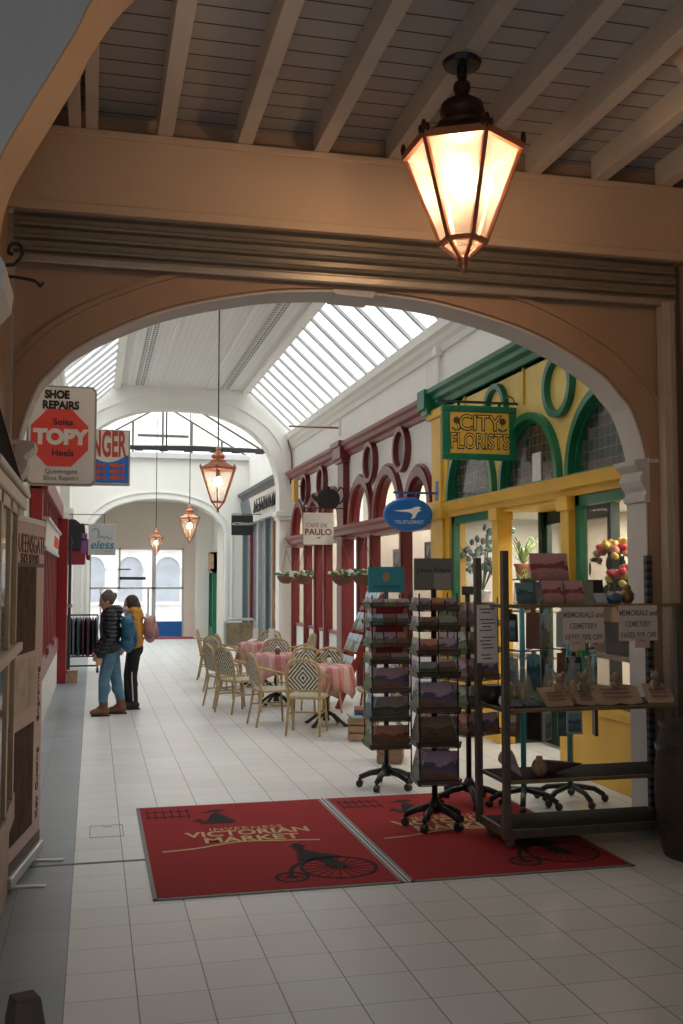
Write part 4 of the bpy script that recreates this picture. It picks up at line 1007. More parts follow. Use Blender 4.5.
def cafe_table(loc, label):
    t = thing('cafe_table', label, 'table', (*loc, 0), 0, 'small round cafe tables')
    MB().lathe([(.30, .715), (.31, .72), (.31, .735), (.30, .74)], seg=28).build('tabletop', crate, t)
    MB().lathe([(.05, .06), (.035, .12), (.03, .30), (.042, .36), (.03, .42), (.03, .68), (.09, .70), (.09, .715)], seg=14).build('column', black, t, smooth=True)
    for k in range(4):
        a = PI/4+PI/2*k; ca, sa = math.cos(a), math.sin(a)
        MB().tube([(.02*ca, .02*sa, .16), (.12*ca, .12*sa, .13), (.22*ca, .22*sa, .06), (.28*ca, .28*sa, .02)], [.026, .022, .02, .024], 8).ell((.29*ca, .29*sa, .018), (.035, .035, .018), 8, 6).build('leg', black, t, smooth=True)
    return t
def cloth_mb(seed):
    rnd = random.Random(seed); n = 48; vs = []; fs = []
    rings = [(0, .748), (.15, .748), (.30, .748), (.33, .735), (.345, .68), (.36, .58), (.375, .47)]
    for i, (r, z) in enumerate(rings):
        for k in range(n):
            a = 2*PI*k/n; f = max(0, i-2)/4
            sq = 1/max(abs(math.cos(a)), abs(math.sin(a)))            # square cloth: longer drops at the corners
            w = math.sin(a*8+seed)*.022*f+math.sin(a*13+seed*2)*.012*f
            zz = z-(sq-1)*.30*f if i > 3 else z
            vs.append(((r+w)*math.cos(a), (r+w)*math.sin(a), zz))
    for i in range(len(rings)-1):
        for k in range(n):
            l = (k+1) % n; fs.append((i*n+k, i*n+l, (i+1)*n+l, (i+1)*n+k))
    return MB().add(vs, fs)
for i, (T, w) in enumerate(((T1, 'nearest'), (T2, 'middle'), (T3, 'farthest'))):
    cafe_table(T, 'round cafe table on black iron legs under the %s pink cloth' % w)
    cl = cloth_mb(i+1).build('tablecloth', pinkcheck, None, smooth=True); cl.location = (*T, 0)
    sm = cl.modifiers.new('thickness', 'SOLIDIFY'); sm.thickness = .003
    tag(cl, 'pink checked cloth draped over the %s round cafe table' % w, 'tablecloth', 'pink tablecloths')
for i, (dx, dy, l) in enumerate(((-.10, .05, 'white folded menu card standing on the left of farthest table'), (.16, -.05, 'white folded menu card standing on the right of farthest table'))):
    m = thing('menu_card', l, 'menu', (T3[0]+dx, T3[1]+dy, .752), R(25))
    MB().prism([(-.05, 0), (.05, 0), (.085, .22), (.07, .23), (.055, .05), (-.04, .02)], 'y', -.08, .08).build('card', paper, m)
gl = thing('condiment_pot', 'small red condiment pot on the middle pink cloth', 'pot', (T2[0]-.02, T2[1]-.2, .752))
MB().lathe([(.035, 0), (.04, .05), (.03, .09)], seg=12).build('pot', burgl, gl, smooth=True); MB().lathe([(.032, .09), (.032, .105), (.01, .115)], seg=12).build('lid', paper, gl)
gl = thing('condiment_pot', 'small glass condiment pot on the nearest pink cloth', 'pot', (T1[0]+.05, T1[1]+.05, .752))
MB().lathe([(.03, 0), (.035, .06), (.025, .09)], seg=12).build('pot', paper, gl, smooth=True); MB().lathe([(.027, .09), (.027, .105), (.01, .11)], seg=12).build('lid', darkm, gl)
# menu board among the tables
ab = thing('menu_board', 'pale metal framed menu board standing behind the farthest table', 'board', (2.72, 19.6, 0), R(8))
MB().tube([(-.28, 0, 0), (-.28, 0, 1.02), (-.22, 0, 1.06), (.26, 0, 1.06), (.30, 0, 1.02), (.30, 0, 0)], .025, 8).build('frame', mat('board_frame', (.45, .50, .50), .4), ab)
MB().box(-.25, -.012, .55, .27, .012, 1.0).build('panel', mat('board_panel', (.26, .22, .14), .6, var=.5, scale=8), ab)

# ---- hanging baskets
for i, (y, l) in enumerate(((22.8, 'farthest hanging basket beside the end burgundy post'), (20.8, 'hanging flower basket second from the middle arch'), (17.4, 'hanging flower basket on the pilaster side of cafe window'), (15.9, 'nearest hanging flower basket above the blue card header'))):
    hb = thing('hanging_basket', l, 'basket', (4.22, y, 1.86), 0, 'hanging flower baskets on the cafe front')
    rnd = random.Random(i)
    MB().lathe([(.06, -.14), (.14, -.10), (.19, -.03), (.21, .03), (.19, .035)], seg=18).build('bowl', mat('coir', (.15, .075, .045), .9, var=.2, scale=30), hb, smooth=True)
    fo, fw, fy = MB(), MB(), MB()
    for k in range(46):
        a = rnd.random()*2*PI; r = math.sqrt(rnd.random())*.25; z = .05+rnd.random()*.09-r*.1
        (fo if k % 2 else (fw if rnd.random() < .72 else fy)).ell((r*math.cos(a), r*math.sin(a), z), (.035, .035, .025), 6, 4, rot=(rnd.random(), rnd.random(), 0))
    fo.build('foliage', leaf, hb); fw.build('flowers', petalw, hb); fy.build('flowers', petaly, hb)
    ch = MB()
    for k in range(3):
        a = 2*PI*k/3; ch.tube([(.2*math.cos(a), .2*math.sin(a), .03), (0, 0, .62)], .005, 5)
    ch.tube([(0, 0, .62), (0, 0, .68), (.16, 0, .72), (.22, 0, .70)], .009, 6)
    ch.build('chain', mat('chain_red', (.30, .12, .10), .5), hb)

# ---- leaning red print ladder and crates
ea = thing('display_ladder', 'red wooden display ladder of prints leaning outside the cafe', 'stand', (3.80, 14.6, 0), 0)
for y, dx in ((-.35, 0), (.45, 0)):
    MB().bar((-.42, y, 0), (.28, y, 1.62), .07, .05, up=(0, 1, 0)).build('rail', redp, ea)
for k in range(5):
    f = .10+k*.19; x, z = -.42+.70*f, 1.62*f
    MB().box(x-.07, -.35, z-.015, x+.03, .45, z+.015).build('shelf', redp, ea)
for k in range(5):
    f = .10+k*.19
    for j in range(4):
        p = thing('display_print', 'pale landscape print, %s along on %s shelf of the red ladder' % (('nearest', 'second', 'third', 'farthest')[j], ('bottom', 'second', 'middle', 'fourth', 'top')[k]), 'print',
                  (3.80-.42+.70*f-.025, 14.6-.26+j*.20, 1.62*f+.016), 0, 'prints on the red ladder')
        MB().prism([(-.03, 0), (-.024, 0), (.07, .24), (.064, .24)], 'y', -.085, .085).build('print', pic_light if (j+k) % 3 else PICS[3][1], p)
# ================================================================== CARD SPINNERS
def tilted_card(name, label, cat, w, h, m, M4, group, tilt=R(14)):
    """card standing in a wire pocket; M4 places its foot, local -Y is the outward face"""
    b = MB(); s_, c_ = math.sin(tilt), math.cos(tilt)
    b.add([(-w/2, 0, 0), (w/2, 0, 0), (w/2, h*s_, h*c_), (-w/2, h*s_, h*c_), (-w/2, .006, 0), (w/2, .006, 0), (w/2, h*s_+.006, h*c_), (-w/2, h*s_+.006, h*c_)],
          [(0, 1, 2, 3), (4, 7, 6, 5), (0, 4, 5, 1), (1, 5, 6, 2), (2, 6, 7, 3), (3, 7, 4, 0)])
    o = b.build(name, m); o.matrix_world = M4
    return tag(o, label, cat, group)
def spinner(loc, rz, label, who, tiers, half, legs_r, header, gname, hinfo, sides=(0, 3, 1), kindmix=True):
    S = thing('postcard_spinner', label, 'card rack', loc, rz, 'wheeled card spinners')
    zt = tiers[0][0]+.06
    MB().tube([(0, 0, .12), (0, 0, zt)], .022, 10).build('pole', black, S, smooth=True)
    MB().lathe([(.03, .10), (.05, .11), (.05, .17), (.026, .22)], seg=14).build('hub', blackp, S, smooth=True)
    for k in range(5):
        a = 2*PI*k/5+.35; ca, sa = math.cos(a), math.sin(a)
        lg = MB().tube([(.03*ca, .03*sa, .145), (legs_r*.6*ca, legs_r*.6*sa, .125), (legs_r*ca, legs_r*sa, .085)], [.030, .026, .022], 8).build('leg', blackp, S, smooth=True)
        MB().tube([(legs_r*ca-sa*.02, legs_r*sa+ca*.02, .032), (legs_r*ca+sa*.02, legs_r*sa-ca*.02, .032)], .032, 12).tube([(legs_r*ca, legs_r*sa, .03), (legs_r*ca, legs_r*sa, .085)], .012, 6).build('castor', blackp, lg)
    wr = MB()
    for (z1, z0, n) in tiers:
        for q in range(4):
            a = PI/2*q; M = Matrix.Rotation(a, 3, 'Z')
            p = lambda x, y, z: M @ Vector((x, y, z))
            wr.tube([p(-half, -half, z0), p(half, -half, z0)], .004, 4).tube([p(-half, -half-.012, z0+.04), p(half, -half-.012, z0+.04)], .004, 4)
            for x in (-half, half): wr.tube([p(x, -half, z0), p(x, -half-.012, z0+.045)], .004, 4)
            wr.tube([p(-half, -half, z0), p(0, 0, z0+.02)], .004, 4)
    for q in range(4):
        M = Matrix.Rotation(PI/2*q, 3, 'Z'); wr.tube([M @ Vector((half*.93, -half*.93, tiers[-1][1])), M @ Vector((half*.93, -half*.93, zt-.03))], .006, 5)
    wr.build('wire_frame', black, S)
    bk = MB()
    if kindmix:
        for (z1, z0, n) in tiers: bk.box(-half*.62, -half*.62, z0+.01, half*.62, half*.62, z1-.02)
    else: bk.box(-half*.70, -half*.70, tiers[3][1], half*.70, half*.70, tiers[0][0]-.01)
    bk.build('core_panel', hinfo[2], S)
    hb = MB().box(-hinfo[0]/2, -.008, zt-.01, hinfo[0]/2, .008, zt+hinfo[1]).build('header_board', header, S)
    base = Matrix.Translation(loc) @ Matrix.Rotation(rz, 4, 'Z')
    names = {0: 'front', 3: 'left', 1: 'right'}
    for t, (z1, z0, n) in enumerate(tiers):
        for q in sides:
            for j in range(n):
                w = 2*half/n-.012; x = -half+2*half/n*(j+.5)
                M4 = base @ Matrix.Rotation(PI/2*q, 4, 'Z') @ Matrix.Translation((x, -half-.004, z0+.006))
                pn, pm_ = PICS[((0, 1, 4, 5, 0, 1, 0) if kindmix else (5, 3, 2, 1, 0, 5, 4))[(t+j*2+q) % 7]]
                if q == 3 and (t+j) % 2 == 0: pn, pm_ = PICS[2]
                kind = 'calendar' if z1-z0 > .17 else 'postcard'
                place = {1: 'sole', 2: ('left', 'right')[j] if n == 2 else '', 3: ('left', 'middle', 'right')[j]}[n] if n > 1 else 'wide'
                tilted_card(kind, '%s %s of %s, %s face, row %d of %s' % (place, kind, pn, names[q], t+1, who), kind, w, z1-z0-.008, pm_, M4, gname)
    return S, hb
tA = [(1.70, 1.60, 3), (1.56, 1.45, 2), (1.40, 1.27, 2), (1.23, 1.11, 2), (1.08, .85, 1), (.83, .60, 1), (.58, .33, 1)]
S, hb = spinner((2.49, 7.36, .008), R(-5), 'dark wheeled card spinner with grey green header standing on the red mat', 'nearer dark spinner', tA, .155, .22, greybox, 'cards on the nearer spinner', (.30, .23, blackp))
text('lettering', 'Julian Friers', .055, (0, -.009, 1.90), FR, ink, hb)
MB().box(-.0, -.012, 1.755, .13, -.009, 1.88).build('price_card', mat('grey_card', (.30, .29, .27), .6), hb)
tB = [(1.67, 1.59, 3), (1.54, 1.43, 3), (1.38, 1.24, 3), (1.20, 1.10, 2), (1.07, .85, 1), (.82, .60, 1), (.57, .36, 1)]
S, hb = spinner((2.55, 8.86, 0), R(-3), 'red cored wheeled card spinner with a turquoise header board', 'turquoise headed spinner', tB, .175, .24, teal, 'cards on the turquoise headed spinner', (.33, .22, redp), kindmix=False)
MB().tube([(-.12+.012*i, -.010, 1.775+.012*math.sin(i*2.1)+.006*math.sin(i*.9)) for i in range(21)], .003, 4).build('script_line', mat('navy_ink', (.01, .05, .12), .5), hb)
MB().prism([(.035*math.cos(i*PI/8), 1.86+.04*math.sin(i*PI/8)) for i in range(16)], 'y', -.012, -.009).build('emblem', cream, hb)
tC = [(1.66, 1.46, 2), (1.42, 1.24, 2), (1.20, 1.02, 2), (.98, .80, 2), (.76, .58, 2)]
S, hb = spinner((3.02, 8.05, .0), R(24), 'dark wheeled card spinner half hidden behind the trolley post', 'half hidden spinner', tC, .185, .27, darkm, 'cards on the spinner behind the trolley', (.12, .06, blackp), sides=(0, 3))
# tall teal florist stand behind the trolley
def gift_stand(loc, label, rz):
    g = thing('gift_bag_stand', label, 'stand', loc, rz, 'teal stands of wrapped gifts')
    MB().tube([(0, 0, .1), (0, 0, 1.62)], .022, 10).build('pole', teal, g, smooth=True)
    for k in range(5):
        a = 2*PI*k/5+.2; lg = MB().tube([(0, 0, .14), (.2*math.cos(a), .2*math.sin(a), .11), (.28*math.cos(a), .28*math.sin(a), .06)], .022, 8).build('leg', blackp, g, smooth=True)
        MB().ell((.29*math.cos(a), .29*math.sin(a), .032), (.032, .032, .032), 10, 7).build('castor', blackp, lg)
    ar = MB()
    for z in (1.6, 1.25, .85):
        ar = MB()
        for q in range(4):
            a = PI/2*q+.4; ar.tube([(0, 0, z), (.22*math.cos(a), .22*math.sin(a), z+.02)], .007, 6)
        ar.build('arm', darkm, g)
    return g
k_ = 0
for loc, lab, rz in (((3.42, 7.86, 0), 'teal wheeled gift stand seen through the middle of trolley', .3), ((3.86, 7.92, 0), 'teal wheeled gift stand seen through the right end of trolley', .9)):
    gift_stand(loc, lab, rz)
    for zi, z in enumerate((1.6, 1.25, .85)):
        for q in (2, 3, 0):
            a = PI/2*q+.4+rz; c = (loc[0]+.21*math.cos(a), loc[1]+.21*math.sin(a)); h = .26+.04*((k_*7) % 3)
            gb = thing('gift_packet', '%s packet hanging on %s arm, %s tier of the %s gift stand' % (('dark', 'teal', 'brown', 'pale grey')[k_ % 4], {2: 'left', 3: 'front', 0: 'right'}[q], ('top', 'middle', 'low')[zi], ('middle', 'right hand')[loc[0] > 3.6]),
                       'packet', (c[0], c[1], z), a+PI/2, 'packets on the gift stands')
            MB().prism([(-.065, -h), (.065, -h), (.06, -.04), (.018, -.035), (.015, .0), (-.015, 0), (-.018, -.035), (-.06, -.04)], 'y', -.012, .012).build('packet_body', (blackp, pic_teal, mat('brown_card', (.16, .07, .045), .6), mat('pale_packet', (.35, .38, .38), .5))[k_ % 4], gb)
            MB().box(-.05, -.014, -h+.02, .05, -.011, -.09).build('picture_panel', (pic_teal, PICS[5][1], pic_photo, pic_teal)[k_ % 4], gb)
            k_ += 1

# ================================================================== TROLLEY
tx0, tx1, ty0, ty1 = 2.77, 4.10, 6.66, 7.05
slotM = stripes('slotted_steel', (.07, .07, .065), (.012, .012, .012), 2, .06)
tl = thing('plant_trolley', 'galvanised steel plant trolley with four shelves at the right', 'trolley', (0, 0, 0))
for x, y, h in ((tx0, ty0, 2.04), (tx0-.01, ty1+.10, 2.0), (tx1, ty0, 1.66), (tx1-.01, ty1-.02, 2.02)):
    pm = MB().box(x-.024, y-.024, .08, x+.024, y+.024, h)
    p_ = pm.build('post', slotM if (x > 4 and y > 6.9) else steel, tl, bevel=.004)
MB().box(tx0-.03, ty0-.03, .07, tx0+.03, ty0+.03, .30).build('post_sleeve', steel, tl, bevel=.004)
shelfm = mat('shelf_board', (.018, .015, .013), .8, var=.3, spec=.2, scale=5)
yb = mat('shelf_lip', (.26, .20, .10), .4, .5, var=.3, scale=10)
for z, m_, lip in ((.10, shelfm, steel), (.45, shelfm, yb), (.935, shelfm, yb), (1.655, steel, yb)):
    t_ = .05 if z < .2 else .02
    d_ = ty1+.08 if z < 1.5 else ty0+.14
    sf = MB().box(tx0, ty0+.01, z-t_/2, tx1+.25 if z > .6 else tx1, d_, z+t_/2).build('shelf', m_, tl)
    MB().box(tx0-.01, ty0-.012, z-t_*.6, tx1+.26 if z > .6 else tx1+.02, ty0+.012, z+t_*.6).build('front_lip', lip, sf, bevel=.003)
    MB().box(tx0-.012, ty0, z-t_*.6, tx0+.014, ty1+.1, z+t_*.6).build('side_lip', steel, sf, bevel=.003)
for x, y in ((tx0+.04, ty0+.05), (tx0+.04, ty1), (tx1-.06, ty0+.05), (tx1-.06, ty1-.02)):
    c = MB().tube([(x-.015, y, .05), (x+.02, y, .05)], .048, 16).build('castor', mat('castor_tyre', (.12, .10, .08), .6), tl)
    MB().box(x-.035, y-.02, .05, x+.04, y+.02, .078).build('castor_fork', steel, c)
# goods on the trolley ------------------------------------------------
def note(loc, w, h, label, lines, rz=0, sizes=.054, tagp=None):
    n = thing('paper_notice', label, 'notice', loc, rz)
    MB().box(-w/2, -.002, -h, w/2, .002, 0).build('sheet', paperb, n)
    for i, l in enumerate(lines): text('lettering', l, sizes, (0, -.003, -.055-i*.078), FR, mat('grey_ink', (0, 0, 0)), n, ex=.0006, bold=.0012, xs=.80)
    MB().box(-.06+tagp, -.004, -h-.05, .06+tagp, -.0022, -h+.035).build('price_tag', mat('tag_paper', (.56, .44, .37), .7), n)
    MB().tube([(-.03+tagp, -.005, -h-.01), (-.01+tagp, -.005, -h+.005), (.03+tagp, -.005, -h-.008)], .002, 4).build('scribble', ink, n)
    return n
note((3.35, 6.635, 1.645), .31, .25, 'left paper notice hanging from the trolley top shelf', ('MEMORIALS and', 'CEMETERY', 'VASES 50% OFF'), R(-2), tagp=-.05)
note((3.775, 6.635, 1.655), .31, .25, 'right paper notice hanging from the trolley top shelf', ('MEMORIALS and', 'CEMETERY', 'VASES 50% OFF'), R(2), tagp=.03)
n = thing('price_list', 'long white typed sheet hanging between the two left trolley posts', 'notice', (2.735, 6.90, 1.66), R(12))
MB().box(-.085, -.002, -.41, .085, .002, 0).build('sheet', paper, n)
li = MB()
for i in range(15):
    if i % 5 != 2: li.box(-.065+(i % 3)*.012, -.003, -.035-i*.025, .065-(i*7 % 4)*.012, -.0021, -.028-i*.025)
li.build('typed_lines', ink, n)
def card_pack(x, z, w, h, m_, label, y=6.74, rz=0, th=.03, lab2='greeting card'):
    c = thing('greeting_card', label, 'card', (x, y, z), rz)
    MB().prism([(-.02, 0), (-.012, 0), (.03, h), (.022, h)], 'x', -w/2, w/2).build('card_front', m_, c)
    MB().box(-w/2-.005, -.022, 0, w/2+.005, .035, .012).prism([(.028, h*.9), (.034, h*.9), (.05, 0), (.044, 0)], 'x', -w/2, w/2).build('card_stand', cello, c)
zt = 1.667
card_pack(2.96, zt, .14, .15, pic_teal, 'teal patterned card standing beside the front left trolley post', rz=.1)
card_pack(3.00, zt, .10, .18, mat('wrap_grey', (.12, .17, .17), .5, var=.4, scale=16), 'dark grey wrapped card on the trolley top shelf', y=6.77)
card_pack(3.17, zt+.16, .29, .20, pic_pink, 'large pink floral card standing highest on the trolley', y=6.79)
card_pack(3.17, zt, .27, .155, mat('card_box', (.30, .34, .34), .5), 'grey card box under the large pink card', y=6.80)
card_pack(3.15, zt, .155, .165, pic_pink, 'left of two small pink floral cards on trolley', y=6.70)
card_pack(3.32, zt, .145, .165, pic_pink, 'right of two small pink floral cards on trolley', y=6.70)
card_pack(3.44, zt, .06, .16, mat('olive_card', (.18, .20, .13), .6), 'narrow olive card at the right of small pink cards', y=6.72, rz=-.5)
card_pack(3.53, zt, .12, .17, blackp, 'black framed card standing on the trolley top shelf', y=6.78)
card_pack(3.52, zt, .09, .075, mat('pale_blue_card', (.40, .50, .58), .6), 'small pale blue card before the black framed one', y=6.70)
o = thing('ornament', 'round blue stone ornament at the right of trolley top shelf', 'ornament', (3.64, 6.72, zt))
MB().ell((0, 0, .04), (.065, .045, .04)).build('stone', mat('blue_stone', (.05, .15, .25), .3, var=.4, scale=20), o, smooth=True); MB().lathe([(.04, 0), (.05, .012)], seg=12).build('stand', brown, o)
o = thing('ornament', 'squat bronze ornament beside the blue stone on the trolley', 'ornament', (3.75, 6.74, zt))
MB().lathe([(.03, 0), (.05, .03), (.05, .07), (.03, .10)], seg=14).build('pot', mat('bronze', (.22, .13, .05), .4, .5), o, smooth=True); MB().ell((0, 0, .11), (.03, .03, .03)).build('knob', mat('bronze', (0, 0, 0)), o, smooth=True)
zs = .946
for i, (x, l) in enumerate(((2.93, 'leftmost bagged gold ornament on the trolley shelf'), (3.03, 'bagged gold ornament second from left on trolley shelf'), (3.25, 'bagged gold ornament behind the first wooden plaque'), (3.42, 'bagged gold ornament behind the middle of trolley shelf'), (3.55, 'rightmost bagged gold ornament on the trolley shelf'))):
    g = thing('bagged_ornament', l, 'ornament', (x, 6.96, zs), i*.7, 'bagged gold ornaments')
    MB().lathe([(.05, 0), (.075, .03), (.07, .12), (.05, .19), (.018, .25), (.012, .27), (.03, .33)], seg=12).build('bag', cello, g, smooth=True)
    MB().lathe([(.035, .005), (.045, .03), (.02, .08), (.03, .12), (.008, .16)], seg=12).build('ornament_body', mat('brass', (.50, .30, .06), .35, .7), g, smooth=True)
    MB().lathe([(.016, .248), (.018, .262)], seg=10).build('tie', teal if i == 2 else gold, g)
def plaque(x, w, d, label, pts, rz):
    p = thing('wooden_plaque', label, 'plaque', (x, 6.76, zs+.005), rz, 'carved wooden plaques')
    E = [(px*w, py*d) for px, py in pts]; t = R(38)
    vs = [(u, v*math.cos(t), (v+d*.5)*math.sin(t)) for u, v in E]+[(u, v*math.cos(t)+.012, (v+d*.5)*math.sin(t)+.015) for u, v in E]
    n_ = len(E); MB().add(vs, [tuple(range(n_))[::-1], tuple(range(n_, 2*n_))]+[(i, (i+1) % n_, n_+(i+1) % n_, n_+i) for i in range(n_)]).build('slab', slabw, p)
    ln = MB()
    for k in range(3):
        v = d*(.22-.2*k); ln.obox((0, v*math.cos(t)-.002+.0, (v+d*.5)*math.sin(t)+.013), (w*.30, .006, .001), (t, 0, 0))
    ln.build('carving', mat('carving', (.22, .10, .07), .7), p)
    st = MB().bar((0, d*.35, .0), (0, d*.30, d*.42), .02, .02).build('prop', slabw, p)
rect = [(-.5, -.5), (.5, -.5), (.5, .5), (-.5, .5)]
bk = [(-.5, -.45), (-.2, -.5), (0, -.42), (.2, -.5), (.5, -.42), (.52, .3), (.3, .42), (0, .35), (-.3, .45), (-.5, .35)]
plaque(3.19, .22, .17, 'square wooden plaque leaning on the left of trolley shelf', rect, .12)
plaque(3.42, .15, .13, 'small rounded wooden plaque between the square and book shaped ones', catmull([(-.5, -.4), (.3, -.5), (.5, -.1), (.3, .4), (-.4, .4), (-.5, -.4)], 3)[:-1], -.1)
plaque(3.66, .36, .20, 'wide open-book shaped wooden plaque on trolley shelf', bk, -.03)
plaque(4.00, .20, .18, 'wooden plaque leaning at the right end of trolley shelf', rect, -.2)
for i, (x, l) in enumerate(((3.26, 'wooden bear figure sitting behind the square plaque'), (3.45, 'wooden bear figure behind the small rounded plaque'), (3.70, 'wooden bear figure behind the book shaped plaque'), (4.02, 'wooden bear figure behind the rightmost plaque'))):
    f = thing('wooden_figure', l, 'figure', (x, 6.85, zs+.052), R(-10)+i*.15, 'carved wooden bear figures')
    m = MB().ell((0, 0, .055), (.045, .035, .06), 12, 8).ell((0, -.005, .135), (.036, .03, .034), 12, 8)
    m.build('torso', slabw, f, smooth=True)
    e = MB()
    for sx in (-1, 1): e.ell((sx*.028, 0, .168), (.014, .008, .014), 8, 6).cap((sx*.038, -.015, .075), (sx*.05, -.04, .05), .014, .012, 8).cap((sx*.025, -.03, .015), (sx*.04, -.06, .012), .016, .015, 8)
    e.build('limbs', slabw, f, smooth=True)
    MB().box(-.07, -.02, -.05, .07, .03, -.002).build('block', slabw, f)
for i, (x, w, l) in enumerate(((2.88, .10, 'black flat packet lying at the left of trolley shelf'), (2.99, .11, 'black flat packet leaning next to the square plaque'), (3.86, .16, 'dark wallet lying behind the book shaped plaque'))):
    f = thing('black_packet', l, 'packet', (x, 6.76 if i < 2 else 6.93, zs), .1*i)
    MB().prism([(-.07, 0), (.07, 0), (.07, .05), (-.05, .016)], 'x', -w/2, w/2).build('sleeve', blackp, f); MB().box(-w/2+.01, -.075, .0, w/2-.01, -.068, .016).build('edge', darkm, f)
o = thing('black_pot', 'round black pot by the rear left trolley post', 'pot', (2.82, 7.02, zs)); MB().lathe([(.055, 0), (.065, .05), (.07, .13), (.06, .13)], seg=16).build('pot', blackp, o, smooth=True); MB().lathe([(.072, .118), (.074, .132), (.066, .132)], seg=16).build('rim', blackp, o)
o = thing('white_ball', 'small white ball ornament beside the front left post', 'ornament', (2.73+.08, 6.78, zs)); MB().ell((0, 0, .045), (.04, .04, .045)).build('ball', paper, o, smooth=True); MB().lathe([(.012, .085), (.01, .1)], seg=8).build('stem', darkm, o)
zl = .461
o = thing('paper_cone', 'white and pink wrapped paper cone on the lower shelf', 'bouquet', (2.90, 6.78, zl+.045), 0)
MB().lathe([(.004, 0), (.055, .19), (.062, .23), (.035, .26), (.01, .265)], seg=14).build('wrap', mat('pink_wrap', (.42, .31, .33), .5, var=.25, scale=12), o, smooth=True)
MB().lathe([(.001, -.002), (.028, .09)], seg=14).build('tip', mat('silver_wrap', (.50, .50, .52), .35, .4), o, smooth=True)
o.rotation_euler = (R(-64), 0, R(8)); o.location = (2.885, 6.672, zl+.028)
o = thing('wicker_ball', 'speckled wicker ball on the lower trolley shelf', 'ornament', (3.06, 6.76, zl))
MB().ell((0, 0, .065), (.055, .055, .065), 18, 12).build('ball', mat('wicker', (.32, .19, .12), .6, var=.6, scale=45, bump=.8, bscale=60), o, smooth=True); MB().lathe([(.02, .12), (.025, .14), (.01, .145)], seg=10).build('top_ring', slabw, o)
o = thing('brown_cone', 'dark brown paper cone lying on the lower trolley shelf', 'cone', (3.12, 6.86, zl+.04)); o.rotation_euler = (0, R(85), R(-8))
MB().lathe([(.06, 0), (.045, .1), (.002, .30)], seg=14).build('wrap', mat('brown_cone', (.10, .05, .042), .6), o, smooth=True); MB().lathe([(.062, -.004), (.062, .02)], seg=14).build('rim', brown, o)
# things piled left of the trolley on the floor, and crates
def crate_at(loc, rz, label, s=1.):
    c = thing('wooden_crate', label, 'crate', loc, rz, 'slatted wooden crates')
    for z in (.02, .105, .19):
        MB().box(-.22*s, -.16*s, z, .22*s, -.145*s, z+.07).build('slat', crate, c); MB().box(-.22*s, .145*s, z, .22*s, .16*s, z+.07).build('slat', crate, c)
        MB().box(-.22*s, -.145*s, z, -.205*s, .145*s, z+.07).build('slat', crate, c); MB().box(.205*s, -.145*s, z, .22*s, .145*s, z+.07).build('slat', crate, c)
    MB().box(-.205*s, -.145*s, 0, .205*s, .145*s, .02).build('bottom', crate, c)
crate_at((3.05, 11.55, 0), R(70), 'slatted wooden crate standing behind turquoise headed spinner')
crate_at((2.95, 10.1, 0), R(70), 'slatted wooden crate in the shade right behind the spinner base', .8)
for i, (dx, dz, rz, m_, l) in enumerate(((-.06, .0, .3, pic_light, 'pale book on top of the crate behind the spinner'), (.05, .035, -.2, blues, 'blue book lying over the pale book on the crate'), (0, .07, .1, mat('brown_card', (0, 0, 0)), 'brown book topmost on the crate'))):
    b_ = thing('book', l, 'book', (3.05+dx, 11.5, .262+dz), R(70)+rz); MB().box(-.17, -.12, 0, .17, .12, .03).build('cover', m_, b_); MB().box(-.165, -.122, .005, .165, .115, .025).build('pages', paper, b_)
# barrel
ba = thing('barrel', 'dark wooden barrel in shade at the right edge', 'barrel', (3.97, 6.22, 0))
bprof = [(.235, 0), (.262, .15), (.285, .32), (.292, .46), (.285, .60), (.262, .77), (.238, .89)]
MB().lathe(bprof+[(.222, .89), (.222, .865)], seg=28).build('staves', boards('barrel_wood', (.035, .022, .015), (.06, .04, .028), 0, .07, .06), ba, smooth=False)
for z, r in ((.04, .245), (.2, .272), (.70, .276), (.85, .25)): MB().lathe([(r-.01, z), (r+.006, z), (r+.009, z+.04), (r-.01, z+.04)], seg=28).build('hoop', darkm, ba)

# ================================================================== CLOTHES RAIL, racks and goods at the left end
cr = thing('clothes_rail', 'black clothes rail with garments beyond the red post', 'rail', (-.18, 21.0, 0))
MB().tube([(-.30, 0, 1.12), (.28, 0, 1.12)], .016, 8).tube([(-.30, 0, .12), (.28, 0, .12)], .016, 8).tube([(-.30, 0, .3), (.28, 0, .3)], .012, 8).build('rail', black, cr)
for x in (-.30, .28):
    u = MB().tube([(x, 0, .06), (x, 0, 1.12)], .016, 8).tube([(x, -.28, .06), (x, .28, .06)], .016, 8).build('upright', black, cr)
    for y in (-.26, .26): MB().ell((x, y, .03), (.03, .03, .03), 8, 6).build('castor', blackp, u)
gcol = [('navy', (.03, .05, .08)), ('slate blue', (.10, .15, .20)), ('charcoal', (.03, .035, .04)), ('teal grey', (.08, .14, .16)), ('maroon', (.10, .015, .025)), ('dark blue', (.02, .035, .07)), ('wine red', (.13, .02, .03)), ('black', (.012, .012, .015)), ('grey', (.16, .17, .18))]
gpos = ('at the left end', 'second from left', 'third from left', 'fourth from left', 'in the middle', 'fourth from right', 'third from right', 'second from right', 'at the right end')
